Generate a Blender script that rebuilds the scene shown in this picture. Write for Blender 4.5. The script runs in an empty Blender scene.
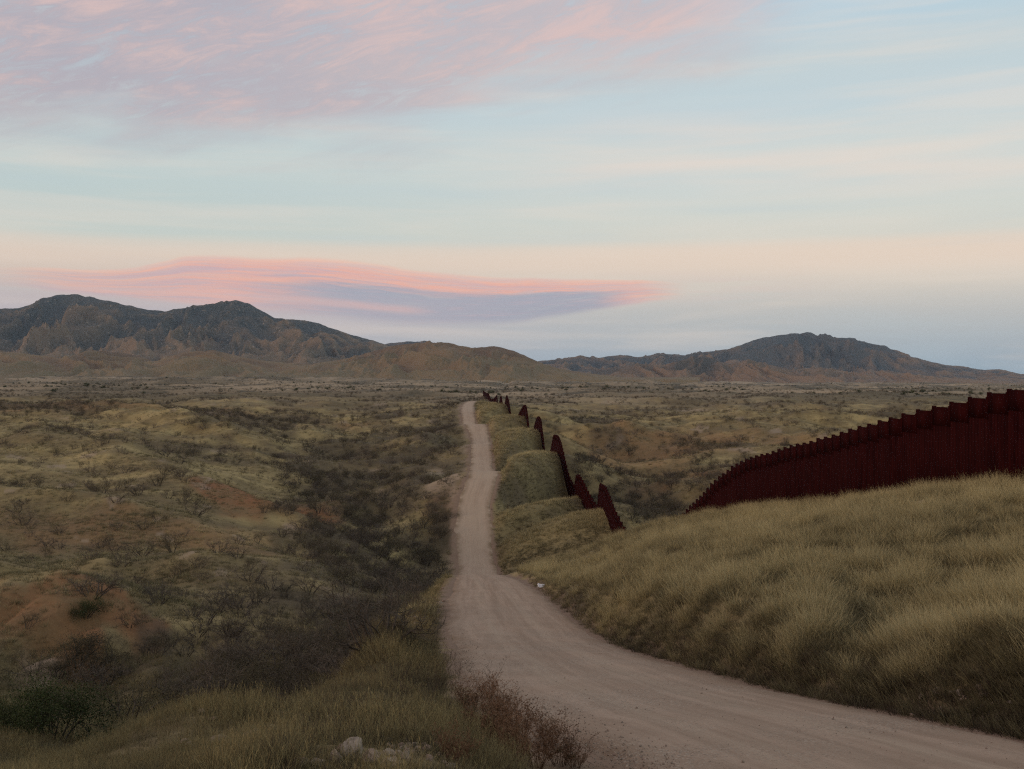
import bpy, math, random
import numpy as np
from mathutils import Vector, Matrix

random.seed(7)
RNG = np.random.default_rng(11)
scene = bpy.context.scene
COL = scene.collection

# ------------------------------------------------------------------ camera
F, CX, CY = 1000.0, 512.0, 372.0           # focal length and principal point in pixels of the photo
cam_data = bpy.data.cameras.new('camera')
cam = bpy.data.objects.new('camera', cam_data)
COL.objects.link(cam)
cam.location = (0, 0, 0)
cam.rotation_euler = (math.radians(90), 0, 0)
cam_data.sensor_fit = 'HORIZONTAL'
cam_data.sensor_width = 36.0
cam_data.lens = 36.0 * F / 1024.0
cam_data.shift_y = -(384.5 - CY) / 1024.0
cam_data.clip_start = 0.1
cam_data.clip_end = 60000
scene.camera = cam

scene.view_settings.view_transform = 'Standard'
scene.view_settings.look = 'None'
scene.view_settings.gamma = 1.0
scene.view_settings.exposure = 0.0
try:
    scene.cycles.use_denoising = False
    scene.cycles.filter_width = 1.2
    scene.cycles.denoising_prefilter = 'ACCURATE'
    scene.cycles.denoiser = 'OPENIMAGEDENOISE'
    scene.cycles.use_adaptive_sampling = False
    scene.cycles.max_bounces = 6
    scene.cycles.diffuse_bounces = 3
    scene.cycles.volume_bounces = 0
    scene.cycles.transparent_max_bounces = 8
except Exception:
    pass

def s2l(c):
    return tuple((v / 255 / 12.92) if v / 255 <= .04045 else ((v / 255 + .055) / 1.055) ** 2.4 for v in c)

# ------------------------------------------------------------------ node helper
class NT:
    def __init__(self, tree):
        self.t = tree; self.n = tree.nodes; self.l = tree.links
    def new(self, kind, **kw):
        nd = self.n.new(kind)
        for k, v in kw.items(): setattr(nd, k, v)
        return nd
    def put(self, sock, v):
        if isinstance(v, bpy.types.NodeSocket): self.l.new(v, sock)
        elif v is not None:
            if hasattr(sock, 'default_value'):
                try: sock.default_value = v
                except Exception:
                    sock.default_value = tuple(v) + (1.0,)
    def m(self, op, a, b=None, c=None, clamp=False):
        nd = self.new('ShaderNodeMath', operation=op, use_clamp=clamp)
        self.put(nd.inputs[0], a)
        if b is not None: self.put(nd.inputs[1], b)
        if c is not None: self.put(nd.inputs[2], c)
        return nd.outputs[0]
    def add(s, a, b): return s.m('ADD', a, b)
    def sub(s, a, b): return s.m('SUBTRACT', a, b)
    def mul(s, a, b): return s.m('MULTIPLY', a, b)
    def div(s, a, b): return s.m('DIVIDE', a, b)
    def step(self, x, lo, hi, a=0.0, b=1.0):
        nd = self.new('ShaderNodeMapRange', interpolation_type='SMOOTHSTEP')
        self.put(nd.inputs[0], x)
        for i, v in enumerate((lo, hi, a, b)): self.put(nd.inputs[i + 1], v)
        return nd.outputs[0]
    def ramp(self, x, stops, interp='LINEAR'):
        nd = self.new('ShaderNodeValToRGB')
        cr = nd.color_ramp; cr.interpolation = interp
        while len(cr.elements) < len(stops): cr.elements.new(0.5)
        for e, (p, c) in zip(cr.elements, stops):
            e.position = p
            e.color = tuple(c) + (1.0,) if not isinstance(c, (int, float)) else (c, c, c, 1)
        self.put(nd.inputs[0], x)
        return nd.outputs[0]
    def mix(self, f, a, b, mode='MIX'):
        nd = self.new('ShaderNodeMix', data_type='RGBA', blend_type=mode)
        self.put(nd.inputs[0], f); self.put(nd.inputs[6], a); self.put(nd.inputs[7], b)
        return nd.outputs[2]
    def vec(self, x, y, z):
        nd = self.new('ShaderNodeCombineXYZ')
        for i, v in enumerate((x, y, z)): self.put(nd.inputs[i], v)
        return nd.outputs[0]
    def noise(self, v, scale, detail=3.0, rough=0.55, dist=0.0, kind='FBM'):
        nd = self.new('ShaderNodeTexNoise', noise_dimensions='3D')
        self.put(nd.inputs['Vector'], v)
        nd.inputs['Scale'].default_value = scale
        nd.inputs['Detail'].default_value = detail
        nd.inputs['Roughness'].default_value = rough
        nd.inputs['Distortion'].default_value = dist
        return nd.outputs[0]
    def vscale(self, v, sx, sy, sz):
        nd = self.new('ShaderNodeVectorMath', operation='MULTIPLY')
        self.put(nd.inputs[0], v); nd.inputs[1].default_value = (sx, sy, sz)
        return nd.outputs[0]
    def curve(self, x, pts, xr, yr):
        """piecewise curve y(x) over xr -> yr"""
        nd = self.new('ShaderNodeFloatCurve')
        c = nd.mapping.curves[0]
        P = [((a - xr[0]) / (xr[1] - xr[0]), (b - yr[0]) / (yr[1] - yr[0])) for a, b in pts]
        while len(c.points) < len(P): c.points.new(.5, .5)
        for p, q in zip(c.points, P): p.location = q; p.handle_type = 'AUTO'
        nd.mapping.update()
        xn = self.div(self.sub(x, xr[0]), xr[1] - xr[0])
        self.put(nd.inputs[1], xn)
        return self.add(self.mul(nd.outputs[0], yr[1] - yr[0]), yr[0])

# ------------------------------------------------------------------ sky and sun
SUN_EL, SUN_AZ = 9.0, 232.0          # degrees; azimuth clockwise from +Y (the view direction): behind, to the left
SKY_K = 1.11
world = bpy.data.worlds.new('World')
scene.world = world
world.use_nodes = True
def build_sky():
    t = NT(world.node_tree); t.n.clear()
    tc = t.new('ShaderNodeTexCoord')
    sp = t.new('ShaderNodeSeparateXYZ'); t.put(sp.inputs[0], tc.outputs['Generated'])
    x, y, z = sp.outputs
    az = t.m('ARCTAN2', x, y)
    hor = t.m('SQRT', t.add(t.mul(x, x), t.mul(y, y)))
    e = t.div(z, t.m('MAXIMUM', hor, 0.02))
    def A(px): return math.atan((px - CX) / F)
    def E(px, py): return (CY - py) / F * math.cos(A(px))
    def stops(px, L, emax=1.4):
        out = [(0.0, s2l(L[0][1]))]
        for py, c in L: out.append((max(0, E(px, py)) / emax, s2l(c)))
        out.append((1.0, s2l((178, 178, 180))))
        return out
    right = [(370, (148, 170, 185)), (340, (165, 178, 187)), (312, (186, 188, 189)), (288, (204, 197, 190)), (264, (218, 203, 190)),
             (249, (221, 206, 192)), (238, (209, 205, 196)), (215, (204, 206, 200)), (185, (200, 206, 204)), (150, (201, 207, 205)),
             (105, (188, 203, 209)), (55, (189, 201, 205)), (0, (176, 200, 214))]
    left = [(355, (170, 172, 184)), (320, (180, 178, 187)), (294, (194, 183, 182)), (272, (207, 190, 180)), (252, (212, 199, 187)),
            (241, (196, 202, 196)), (205, (186, 199, 198)), (150, (187, 201, 202)), (110, (188, 200, 202)), (60, (180, 198, 206)), (0, (176, 192, 202))]
    en = t.m('DIVIDE', e, 1.4, clamp=True)
    cr = t.ramp(en, stops(820, right)); cl = t.ramp(en, stops(120, left))
    base = t.mix(t.step(az, A(60), A(760)), cl, cr)
    # long faint streaks through the whole sky
    v1 = t.vec(t.mul(az, 2.2), t.mul(e, 26.0), 0.7)
    st = t.noise(v1, 1.6, 4, .5, .3)
    base = t.mix(t.mul(t.step(st, .44, .74), .38), base, s2l((226, 212, 200)) + (1,))
    base = t.mix(t.mul(t.step(st, .5, .25), .2), base, s2l((176, 196, 206)) + (1,))
    # peach veils on the right, between 10 and 15 degrees
    v2 = t.vec(t.mul(az, 3.0), t.mul(t.add(e, t.mul(az, -0.03)), 34.0), 3.1)
    n2 = t.noise(v2, 1.3, 4, .5, .2)
    band = t.mul(t.step(e, E(760, 215), E(760, 170)), t.step(e, E(760, 85), E(760, 150)))
    band = t.mul(band, t.step(az, A(420), A(640)))
    base = t.mix(t.mul(t.mul(band, t.step(n2, .30, .78)), .65), base, s2l((226, 209, 198)) + (1,))
    # peach band just above the lens cloud
    b3 = t.mul(t.step(e, E(512, 286), E(512, 262)), t.step(e, E(512, 240), E(512, 252)))
    base = t.mix(t.mul(b3, .45), base, s2l((226, 202, 186)) + (1,))
    # mauve and pink sheet, upper left
    edge = t.curve(az, [(A(-260), E(-260, 110)), (A(0), E(0, 128)), (A(120), E(120, 128)), (A(260), E(260, 142)), (A(380), E(380, 128)), (A(520), E(520, 82)), (A(640), E(640, 62)),
                        (A(760), E(760, 34)), (A(860), E(860, -40)), (A(1300), E(1300, -160))], (A(-260), A(1300)), (0, .6))
    w = t.noise(t.vec(t.mul(t.add(az, t.mul(e, -1.2)), 5.0), t.mul(t.add(e, t.mul(az, -.12)), 18.0), 5.0), 1.5, 5, .58, .5)
    dd = t.add(t.add(t.sub(e, edge), .012), t.mul(t.sub(w, .5), .11))
    cover = t.mul(t.step(dd, -.028, .06), t.step(az, A(900), A(640)))
    fine = t.noise(t.vec(t.mul(t.add(az, t.mul(e, -.7)), 13.0), t.mul(t.add(e, t.mul(az, -.26)), 38.0), 9.0), 1.5, 9, .70, .7)
    big = t.noise(t.vec(t.mul(az, 5.0), t.mul(t.add(e, t.mul(az, -.2)), 13.0), 2.0), 1.1, 4, .55, .4)
    mauve = t.mix(t.step(az, A(60), A(620)), s2l((173, 163, 173)) + (1,), s2l((189, 177, 181)) + (1,))
    pinkf = t.m('MULTIPLY', t.step(t.add(t.mul(fine, .65), t.mul(big, .5)), .50, .74), t.step(dd, .0, .055))
    c1 = t.mix(t.mul(pinkf, .8), mauve, s2l((219, 183, 176)) + (1,))
    gaps = t.step(fine, .28, .5)
    base = t.mix(t.mul(t.mul(cover, t.add(.45, t.mul(gaps, .45))), .95), base, c1)
    # lens cloud low over the mountains
    top = [(-60, 272), (20, 267), (100, 270), (165, 262), (195, 256), (260, 258), (340, 261), (420, 271), (500, 278), (560, 279), (620, 280), (660, 282), (700, 285)]
    bot = [(-60, 286), (20, 286), (60, 291), (150, 299), (250, 307), (340, 316), (430, 322), (500, 321), (550, 315), (600, 308), (640, 302), (660, 300), (700, 298)]
    rng = (A(-60), A(700))
    wig = t.mul(t.sub(t.noise(t.vec(t.mul(az, 9), t.mul(e, 50), 1.0), 1.3, 4, .55), .5), .006)
    et = t.curve(az, [(A(p), E(p, q)) for p, q in top], rng, (.04, .14))
    eb = t.curve(az, [(A(p), E(p, q)) for p, q in bot], rng, (.04, .14))
    ew = t.add(e, wig)
    tt = t.div(t.sub(ew, eb), t.m('MAXIMUM', t.sub(et, eb), .0015))
    lam0 = t.noise(t.vec(t.mul(az, 6.), t.mul(e, 90.), 14.0), 1.5, 4, .6)
    inside = t.mul(t.step(tt, -.14, .10), t.step(tt, 1.05, .95))
    inside = t.mul(inside, t.mul(t.step(az, A(-40), A(80)), t.step(t.add(az, t.mul(t.sub(lam0, .5), .05)), A(690), A(622))))
    lam = t.noise(t.vec(t.mul(az, 4.0), t.mul(tt, 4.6), 4.0), 1.6, 7, .62, .6)
    lam2 = t.noise(t.vec(t.mul(az, 12.), t.mul(tt, 11.), 8.0), 1.5, 8, .66, .8)
    pink = t.mix(t.step(t.add(t.mul(lam, .6), t.mul(lam2, .45)), .41, .62), s2l((197, 166, 176)) + (1,), s2l((232, 172, 158)) + (1,))
    pink = t.mix(t.mul(t.step(tt, .80, 1.0), .6), pink, s2l((234, 194, 176)) + (1,))
    core_t = t.add(tt, t.mul(t.sub(lam, .5), .55))
    core = t.mul(t.step(core_t, .72, .50), t.step(az, A(210), A(360)))
    core = t.mul(core, t.step(az, A(640), A(590)))
    lens = t.mix(core, pink, t.mix(t.step(lam2, .45, .7), s2l((150, 157, 178)) + (1,), s2l((174, 166, 180)) + (1,)))
    stripe = t.mul(t.mul(t.step(tt, .10, .2), t.step(tt, .34, .22)), t.step(az, A(440), A(400)))
    lens = t.mix(t.mul(stripe, .6), lens, s2l((224, 176, 170)) + (1,))
    opa = t.mul(t.step(az, A(0), A(250), .62, 1.0), t.add(.7, t.mul(t.step(lam2, .3, .6), .3)))
    base = t.mix(t.mul(inside, opa), base, lens)
    # soft mauve under the lens on the left
    soft = t.mul(t.mul(t.step(e, E(300, 345), E(300, 312)), t.step(e, E(300, 285), E(300, 308))), t.step(az, A(620), A(350)))
    base = t.mix(t.mul(soft, .35), base, s2l((188, 176, 186)) + (1,))
    halo = t.mul(t.mul(t.step(e, E(512, 312), E(512, 292)), t.step(e, E(512, 268), E(512, 284))), t.mul(t.step(az, A(520), A(640)), t.step(az, A(900), A(680))))
    base = t.mix(t.mul(halo, t.mul(t.step(lam0, .35, .65), .4)), base, s2l((214, 190, 186)) + (1,))
    # below the horizon
    base = t.mix(t.step(z, -.02, -.12), base, (.10, .085, .06, 1))
    nish = t.new('ShaderNodeTexSky', sky_type='NISHITA')
    nish.sun_disc = False
    nish.sun_elevation = math.radians(2.0)
    nish.sun_rotation = math.radians(SUN_AZ)
    k = t.new('ShaderNodeVectorMath', operation='SCALE'); t.put(k.inputs[0], base); k.inputs['Scale'].default_value = 9.4 * SKY_K
    k2 = t.new('ShaderNodeVectorMath', operation='SCALE'); t.put(k2.inputs[0], nish.outputs[0]); k2.inputs['Scale'].default_value = 0.3
    s = t.new('ShaderNodeVectorMath', operation='ADD'); t.put(s.inputs[0], k.outputs[0]); t.put(s.inputs[1], k2.outputs[0])
    bg = t.new('ShaderNodeBackground'); t.put(bg.inputs[0], s.outputs[0]); bg.inputs[1].default_value = 0.1
    out = t.new('ShaderNodeOutputWorld'); t.put(out.inputs[0], bg.outputs[0])
build_sky()

sd = bpy.data.lights.new('sun', 'SUN')
sd.energy = 0.85; sd.angle = math.radians(11); sd.color = (1.0, .74, .52)
sun = bpy.data.objects.new('sun', sd); COL.objects.link(sun)
_a, _e = math.radians(SUN_AZ), math.radians(SUN_EL)
sun.rotation_euler = Vector((-math.sin(_a) * math.cos(_e), -math.cos(_a) * math.cos(_e), -math.sin(_e))).to_track_quat('-Z', 'Y').to_euler()

# ------------------------------------------------------------------ noise
def _hash(ix, iy, seed):
    h = (ix.astype(np.int64) * 374761393 + iy.astype(np.int64) * 668265263 + seed * 1274126177) & 0xffffffff
    h = ((h ^ (h >> 13)) * 1274126177) & 0xffffffff
    return (h ^ (h >> 16)) & 0xffffffff
def perlin(x, y, seed=0):
    x = np.asarray(x, float); y = np.asarray(y, float)
    ix = np.floor(x).astype(np.int64); iy = np.floor(y).astype(np.int64)
    fx = x - ix; fy = y - iy
    u = fx * fx * fx * (fx * (fx * 6 - 15) + 10); v = fy * fy * fy * (fy * (fy * 6 - 15) + 10)
    def g(a, b, dx, dy):
        an = _hash(ix + a, iy + b, seed) / 4294967296.0 * 2 * math.pi
        return np.cos(an) * dx + np.sin(an) * dy
    n00 = g(0, 0, fx, fy); n10 = g(1, 0, fx - 1, fy); n01 = g(0, 1, fx, fy - 1); n11 = g(1, 1, fx - 1, fy - 1)
    a = n00 + u * (n10 - n00); b = n01 + u * (n11 - n01)
    return (a + v * (b - a)) * 1.5
def fbm(x, y, seed=0, octv=4, gain=.5, lac=2.03):
    s = 0; a = 1; f = 1
    for i in range(octv):
        s = s + a * perlin(x * f + 17.3 * i, y * f - 9.1 * i, seed + i); a *= gain; f *= lac
    return s
def ridged(x, y, seed=0, octv=4, gain=.5):
    s = 0; a = 1; f = 1; tot = 0
    for i in range(octv):
        s = s + a * (1 - np.abs(perlin(x * f + 5.3 * i, y * f + 3.7 * i, seed + i)) * 1.6); tot += a; a *= gain; f *= 2.05
    return s / tot
def ridged_mf(x, y, seed=0, octv=6, gain=2.0, lac=2.1, h=.95):
    f = 1.; w = 1.; s = 0; tot = 0
    for i in range(octv):
        n = 1 - np.abs(perlin(x * f + 7.7 * i, y * f - 3.1 * i, seed + i) * 1.25); n = n.clip(0, 1) ** 2
        a = f ** -h; s = s + n * w * a; tot += a
        w = np.clip(n * gain, 0, 1); f *= lac
    return s / tot
def sstep(a, b, x):
    t = np.clip((x - a) / (b - a), 0, 1); return t * t * (3 - 2 * t)

class Spline:                                # monotone-safe cubic through the points
    def __init__(self, xs, ys):
        self.x = np.array(xs, float); self.y = np.array(ys, float)
        h = np.diff(self.x); d = np.diff(self.y) / h
        m = np.zeros(len(xs)); m[0] = d[0]; m[-1] = d[-1]
        for i in range(1, len(xs) - 1):
            m[i] = 0 if d[i - 1] * d[i] <= 0 else 2 * d[i - 1] * d[i] / (d[i - 1] + d[i])
        self.m = m
    def __call__(self, q):
        q = np.asarray(q, float); qc = np.clip(q, self.x[0], self.x[-1])
        i = np.clip(np.searchsorted(self.x, qc) - 1, 0, len(self.x) - 2)
        h = self.x[i + 1] - self.x[i]; t = (qc - self.x[i]) / h
        t2 = t * t; t3 = t2 * t
        r = (2 * t3 - 3 * t2 + 1) * self.y[i] + (t3 - 2 * t2 + t) * h * self.m[i] + (-2 * t3 + 3 * t2) * self.y[i + 1] + (t3 - t2) * h * self.m[i + 1]
        return r + np.where(q < self.x[0], (q - self.x[0]) * self.m[0], 0) + np.where(q > self.x[-1], (q - self.x[-1]) * self.m[-1], 0)

# ------------------------------------------------------------------ the road's and the fence's lines (metres, eye at the origin)
ROAD = [  # Y, X centre, z, half width
    (-8, 13.0, -1.7, 2.8), (0, 9.0, -2.7, 2.8), (6, 6.2, -3.65, 2.85), (12, 3.75, -4.55, 2.85), (18, 2.35, -5.85, 2.85), (24, 1.45, -7.1, 2.8), (36, .45, -9.6, 2.75),
    (48, -.4, -11.4, 2.75), (56, -.95, -12.5, 2.7), (65, -1.55, -13.65, 2.3), (75, -2.25, -15.35, 1.95), (85, -2.75, -17.3, 1.8), (95, -3.15, -20.0, 1.85), (105, -3.4, -23.0, 2.0), (120, -4.0, -26.8, 2.4), (140, -4.7, -29.2, 2.9),
    (152, -5.3, -29.3, 3.0), (162, -6.2, -26.6, 3.0), (172, -6.5, -23.4, 2.95), (182, -5.7, -20.2, 2.95), (190, -5.2, -18.9, 3.0), (198, -5.1, -20.6, 2.85), (208, -5.6, -23.6, 2.7),
    (222, -6.6, -22.8, 2.75), (245, -7.4, -20.9, 2.7), (262, -8.2, -19.0, 2.75), (275, -7.9, -21.0, 2.5), (290, -8.2, -22.1, 2.7), (305, -9.6, -20.6, 2.9), (325, -11.7, -17.0, 3.4),
    (340, -13.6, -19.8, 2.9), (360, -15.3, -19.4, 2.6), (385, -16.8, -16.7, 2.6), (420, -18.6, -15.8, 2.9), (480, -21.0, -15.9, 2.8), (540, -22.1, -16.2, 2.6), (580, -22.0, -17.0, 2.6), (640, -23., -21., 2.6)]
R = np.array(ROAD)
road_x, road_z, road_w = Spline(R[:, 0], R[:, 1]), Spline(R[:, 0], R[:, 2]), Spline(R[:, 0], R[:, 3])
FENCE = [  # Y, X, z at the base
    (10, 33., -4.6), (30, 27.5, -4.8), (49, 24.5, -5.0), (60, 22.5, -6.4), (80, 21.5, -9.9), (100, 20.3, -15.6), (115, 19.3, -21.0), (130, 17.2, -26.0), (138, 15.9, -26.4), (145, 14.9, -24.6),
    (157, 14.4, -22.5), (161, 14.3, -22.7), (170, 14.45, -27.2), (176, 13.6, -26.0), (185, 12.4, -23.8), (189, 12.2, -24.4), (196, 12.2, -27.0), (205, 11.4, -24.6), (215, 10.6, -20.4), (221, 10.3, -19.4), (226, 10.1, -19.2), (231, 9.8, -19.5), (239, 9.4, -22.6), (248, 8.8, -26.6),
    (262, 8.0, -20.6), (269, 7.7, -17.7), (275, 7.4, -17.2), (281, 7.1, -17.6), (291, 6.6, -20.2), (306, 5.8, -24.2), (322, 5.0, -18.6), (328, 4.75, -16.6), (335, 4.4, -16.0), (342, 3.8, -16.5), (354, 2.6, -19.2), (375, 0.4, -23.2), (392, -1.4, -15.8), (402, -2.1, -14.3), (415, -2.7, -16.6),
    (440, -3.6, -21.8), (465, -4.7, -17.4), (480, -5.3, -16.2), (500, -6.1, -18.6), (525, -7.2, -22.2), (550, -8.1, -18.6), (563, -8.5, -17.7), (590, -10.2, -19.8), (640, -13.4, -22.), (700, -16.8, -19.1), (740, -19., -21.), (780, -21.2, -19.9), (820, -23., -22.), (860, -25, -25)]
FN = np.array(FENCE)
fence_x, fence_z = Spline(FN[:, 0], FN[:, 1]), Spline(FN[:, 0], FN[:, 2])
# which point of the road each fence point shares a ridge with
RIDGE = [(100, 100), (130, 128), (157, 155), (170, 160), (186, 166), (196, 172), (226, 191), (248, 210), (275, 260), (306, 292), (335, 325), (375, 345), (402, 395), (440, 440), (480, 480), (525, 520), (563, 560), (640, 640), (860, 860)]

# ------------------------------------------------------------------ the lie of the land: height at (pixel column, depth) control points
CP = []
def at_py(Y, **cols):                         # p300=450 -> at depth Y and column 300 the ground shows at row 450
    for k, py in cols.items():
        px = float(k[1:].replace('m', '-')); CP.append((px, Y, -(py - CY) / F * Y))
def at_z(Y, pts):
    for px, z in pts: CP.append((px, Y, z))
at_z(3, [(-400, -2.0), (0, -2.1), (300, -2.2), (600, -3.0), (1000, -3.4), (1500, -3.4)])
at_z(6, [(-400, -2.3), (0, -2.5), (250, -2.45), (450, -2.55), (1500, -3.8)])
at_z(8, [(-400, -3.0), (0, -3.32), (150, -3.05), (250, -2.98), (400, -3.0), (520, -3.35)])
at_z(11, [(-400, -4.8), (0, -5.0), (120, -4.35), (200, -4.0), (300, -3.9), (420, -3.85), (1500, -4.4)])
at_z(16, [(-400, -8.0), (0, -8.0), (150, -7.6), (240, -6.7), (300, -5.5), (400, -5.15), (440, -5.2)])
at_z(26, [(-400, -10.6), (0, -10.6), (150, -10.8), (250, -10.6), (330, -9.0), (380, -6.75), (425, -7.0), (1500, -4.6)])
at_z(42, [(-400, -14.3), (0, -14.6), (150, -15.2), (250, -15.2), (340, -13.8), (400, -10.5), (432, -9.8)])
at_z(56, [(-400, -15.5), (0, -16.6), (60, -16.9), (150, -17.0), (250, -16.9), (330, -16.8), (400, -15.0), (438, -12.7)])
at_z(74, [(-400, -13.8), (0, -14.8), (60, -14.6), (120, -15.6), (180, -17.3), (250, -18.5), (350, -19.6), (420, -17.4), (450, -15.6)])
at_z(88, [(-400, -17), (0, -19.4), (60, -19.4), (130, -19.2), (200, -18.9), (300, -19.9), (400, -20.6), (450, -18.7)])
at_z(102, [(-400, -17), (0, -18.6), (100, -18.7), (200, -18.5), (300, -19.9), (360, -21.8), (430, -22.9)])
at_z(116, [(-400, -19), (0, -21.3), (100, -21.3), (200, -21.2), (300, -22.4)])
at_py(130, pm400=520, p0=522, p100=524, p200=530, p300=552, p380=566, p430=580)
at_py(170, pm400=478, p0=480, p100=486, p200=494, p300=524, p380=532, p435=520)
at_py(220, pm400=448, p0=450, p100=456, p200=465, p300=489, p380=492, p440=478)
at_py(300, pm400=424, p0=425, p100=428, p200=433, p300=447, p380=452, p440=443)
at_py(400, pm400=411, p0=411, p100=412, p200=415, p300=420, p380=423, p440=416, p600=424, p700=421, p850=418, p1024=416, p1500=414)
at_py(600, pm400=402, p0=401, p200=402, p400=404, p520=404, p620=405, p750=403, p1024=402, p1500=402)
at_py(1000, pm400=392, p0=391, p200=392, p400=393, p620=393, p800=393, p1024=394, p1500=394)
at_py(1700, pm400=386.5, p0=386, p300=387, p620=389, p850=390, p1024=391, p1500=391)
at_py(3000, pm400=381.5, p0=381, p300=382, p620=386, p850=387.5, p1024=388.5, p1500=389)
at_py(6000, pm400=376, p0=376.5, p300=378, p620=382, p850=384, p1024=385, p1500=386)
at_py(12000, pm400=376, p0=376, p620=378, p1024=379, p1500=380)
# right of the road: the near grassy hill and the land behind it
at_z(13, [(1050, -4.1), (1500, -4.3)])
at_z(18, [(830, -5.3), (1024, -4.6), (1500, -4.5)])
at_z(26, [(720, -6.6), (800, -5.95), (1024, -5.0), (1300, -4.7)])
at_z(36, [(630, -8.9), (700, -7.4), (800, -6.2), (1024, -5.05), (1400, -4.8)])
at_z(50, [(580, -11.2), (640, -9.3), (700, -8.4), (800, -7.4), (900, -6.3), (1024, -5.45), (1400, -5.2)])
at_z(62, [(580, -13.0), (640, -10.9), (700, -9.8), (800, -8.6), (890, -7.65), (1024, -7.0), (1400, -6.6)])
at_z(80, [(560, -15.4), (600, -14.5), (640, -13.0), (700, -11.8), (760, -10.9), (850, -10.6), (1024, -10.2), (1400, -9.5)])
at_z(96, [(540, -18.6), (570, -17.9), (600, -16.7), (640, -15.2), (690, -14.2), (750, -14.0), (850, -14.5), (1024, -15), (1400, -13)])
at_z(108, [(540, -22.5), (570, -21.6), (618, -19.6), (660, -18.9), (720, -18.8), (850, -19), (1024, -19), (1400, -16)])
at_z(130, [(560, -27), (640, -26), (720, -24.5), (850, -23.5), (1024, -22), (1400, -19)])
at_py(170, p640=530, p700=516, p800=506, p1024=500, p1400=480)
at_py(205, p640=497, p700=483, p800=479, p1024=478, p1400=460)
at_py(240, p640=482, p700=477, p800=470, p1024=465, p1400=452)
at_py(290, p620=458, p700=449, p800=442, p1024=440, p1400=432)
at_py(340, p620=436, p700=430, p800=427, p1024=426, p1400=423)
at_py(480, p620=417, p700=413, p850=411, p1024=410)
for Y in (6, 12, 18, 24, 36, 56, 75, 85, 95, 105, 120):          # both road edges
    xr, w, zr = float(road_x(Y)), float(road_w(Y)), float(road_z(Y))
    for s, dz in ((-1, 0), (1, .15)):
        px = CX + F * (xr + s * (w + .6)) / Y
        if -400 < px < 1500: CP.append((px, Y, zr + dz))

def cell(px, Y): return np.stack([np.asarray(px, float) / 120.0, 2.6 * np.log(np.asarray(Y, float))], -1)
CPa = np.array(CP); Pk = cell(CPa[:, 0], CPa[:, 1]); Vk = CPa[:, 2] / CPa[:, 1]      # interpolate the slope to the eye: even over all depths
def _U(r2): return np.where(r2 > 0, r2 * np.log(r2 + 1e-12), 0)
def tps_solve(P, V, lam):
    n = len(P); K = _U(((P[:, None] - P[None]) ** 2).sum(-1)) + lam * np.eye(n)
    A = np.zeros((n + 3, n + 3)); A[:n, :n] = K; A[:n, n] = 1; A[:n, n + 1:] = P; A[n:, :n] = A[:n, n:].T
    return np.linalg.solve(A, np.concatenate([V, np.zeros(3)]))
_W = tps_solve(Pk, Vk, 0.02)
GPX = np.linspace(-500, 1600, 421); GLY = np.linspace(math.log(2.5), math.log(14000), 420)
_g = np.zeros((len(GLY), len(GPX)))
for j, ly in enumerate(GLY):
    q = cell(GPX, np.full(len(GPX), math.exp(ly)))
    _g[j] = _U(((q[:, None] - Pk[None]) ** 2).sum(-1)) @ _W[:-3] + _W[-3] + q @ _W[-2:]
def base_z(x, y):
    Y = np.clip(y, 2.6, 13500)
    px = np.clip(CX + F * x / np.maximum(Y, 3.0), -495, 1595)
    fx = (px - GPX[0]) / (GPX[1] - GPX[0]); fy = (np.log(Y) - GLY[0]) / (GLY[1] - GLY[0])
    ix = np.clip(fx.astype(int), 0, len(GPX) - 2); iy = np.clip(fy.astype(int), 0, len(GLY) - 2)
    tx = fx - ix; ty = fy - iy
    v = (_g[iy, ix] * (1 - tx) + _g[iy, ix + 1] * tx) * (1 - ty) + (_g[iy + 1, ix] * (1 - tx) + _g[iy + 1, ix + 1] * tx) * ty
    return v * Y
RF, RR = np.array(RIDGE, float).T
_S = np.arange(100, 860.1, 1.5); _RY = Spline(RF, RR)(_S)
def ridge_s(Y, t):
    """ridge parameter (depth at the fence) of a point at depth Y, a share t of the way from road to fence"""
    tb = np.clip(t, 0, 1) * 16; i = np.clip(tb.astype(int), 0, 15); f = tb - i
    out = np.zeros_like(Y)
    for k in range(17):
        yk = (1 - k / 16) * _RY + (k / 16) * _S
        yk = np.maximum.accumulate(yk + np.arange(len(yk)) * 1e-6)
        s = np.interp(Y, yk, _S)
        out += np.where(i == k, (1 - f) * s, 0) + np.where(i + 1 == k, f * s, 0)
    return out

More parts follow.
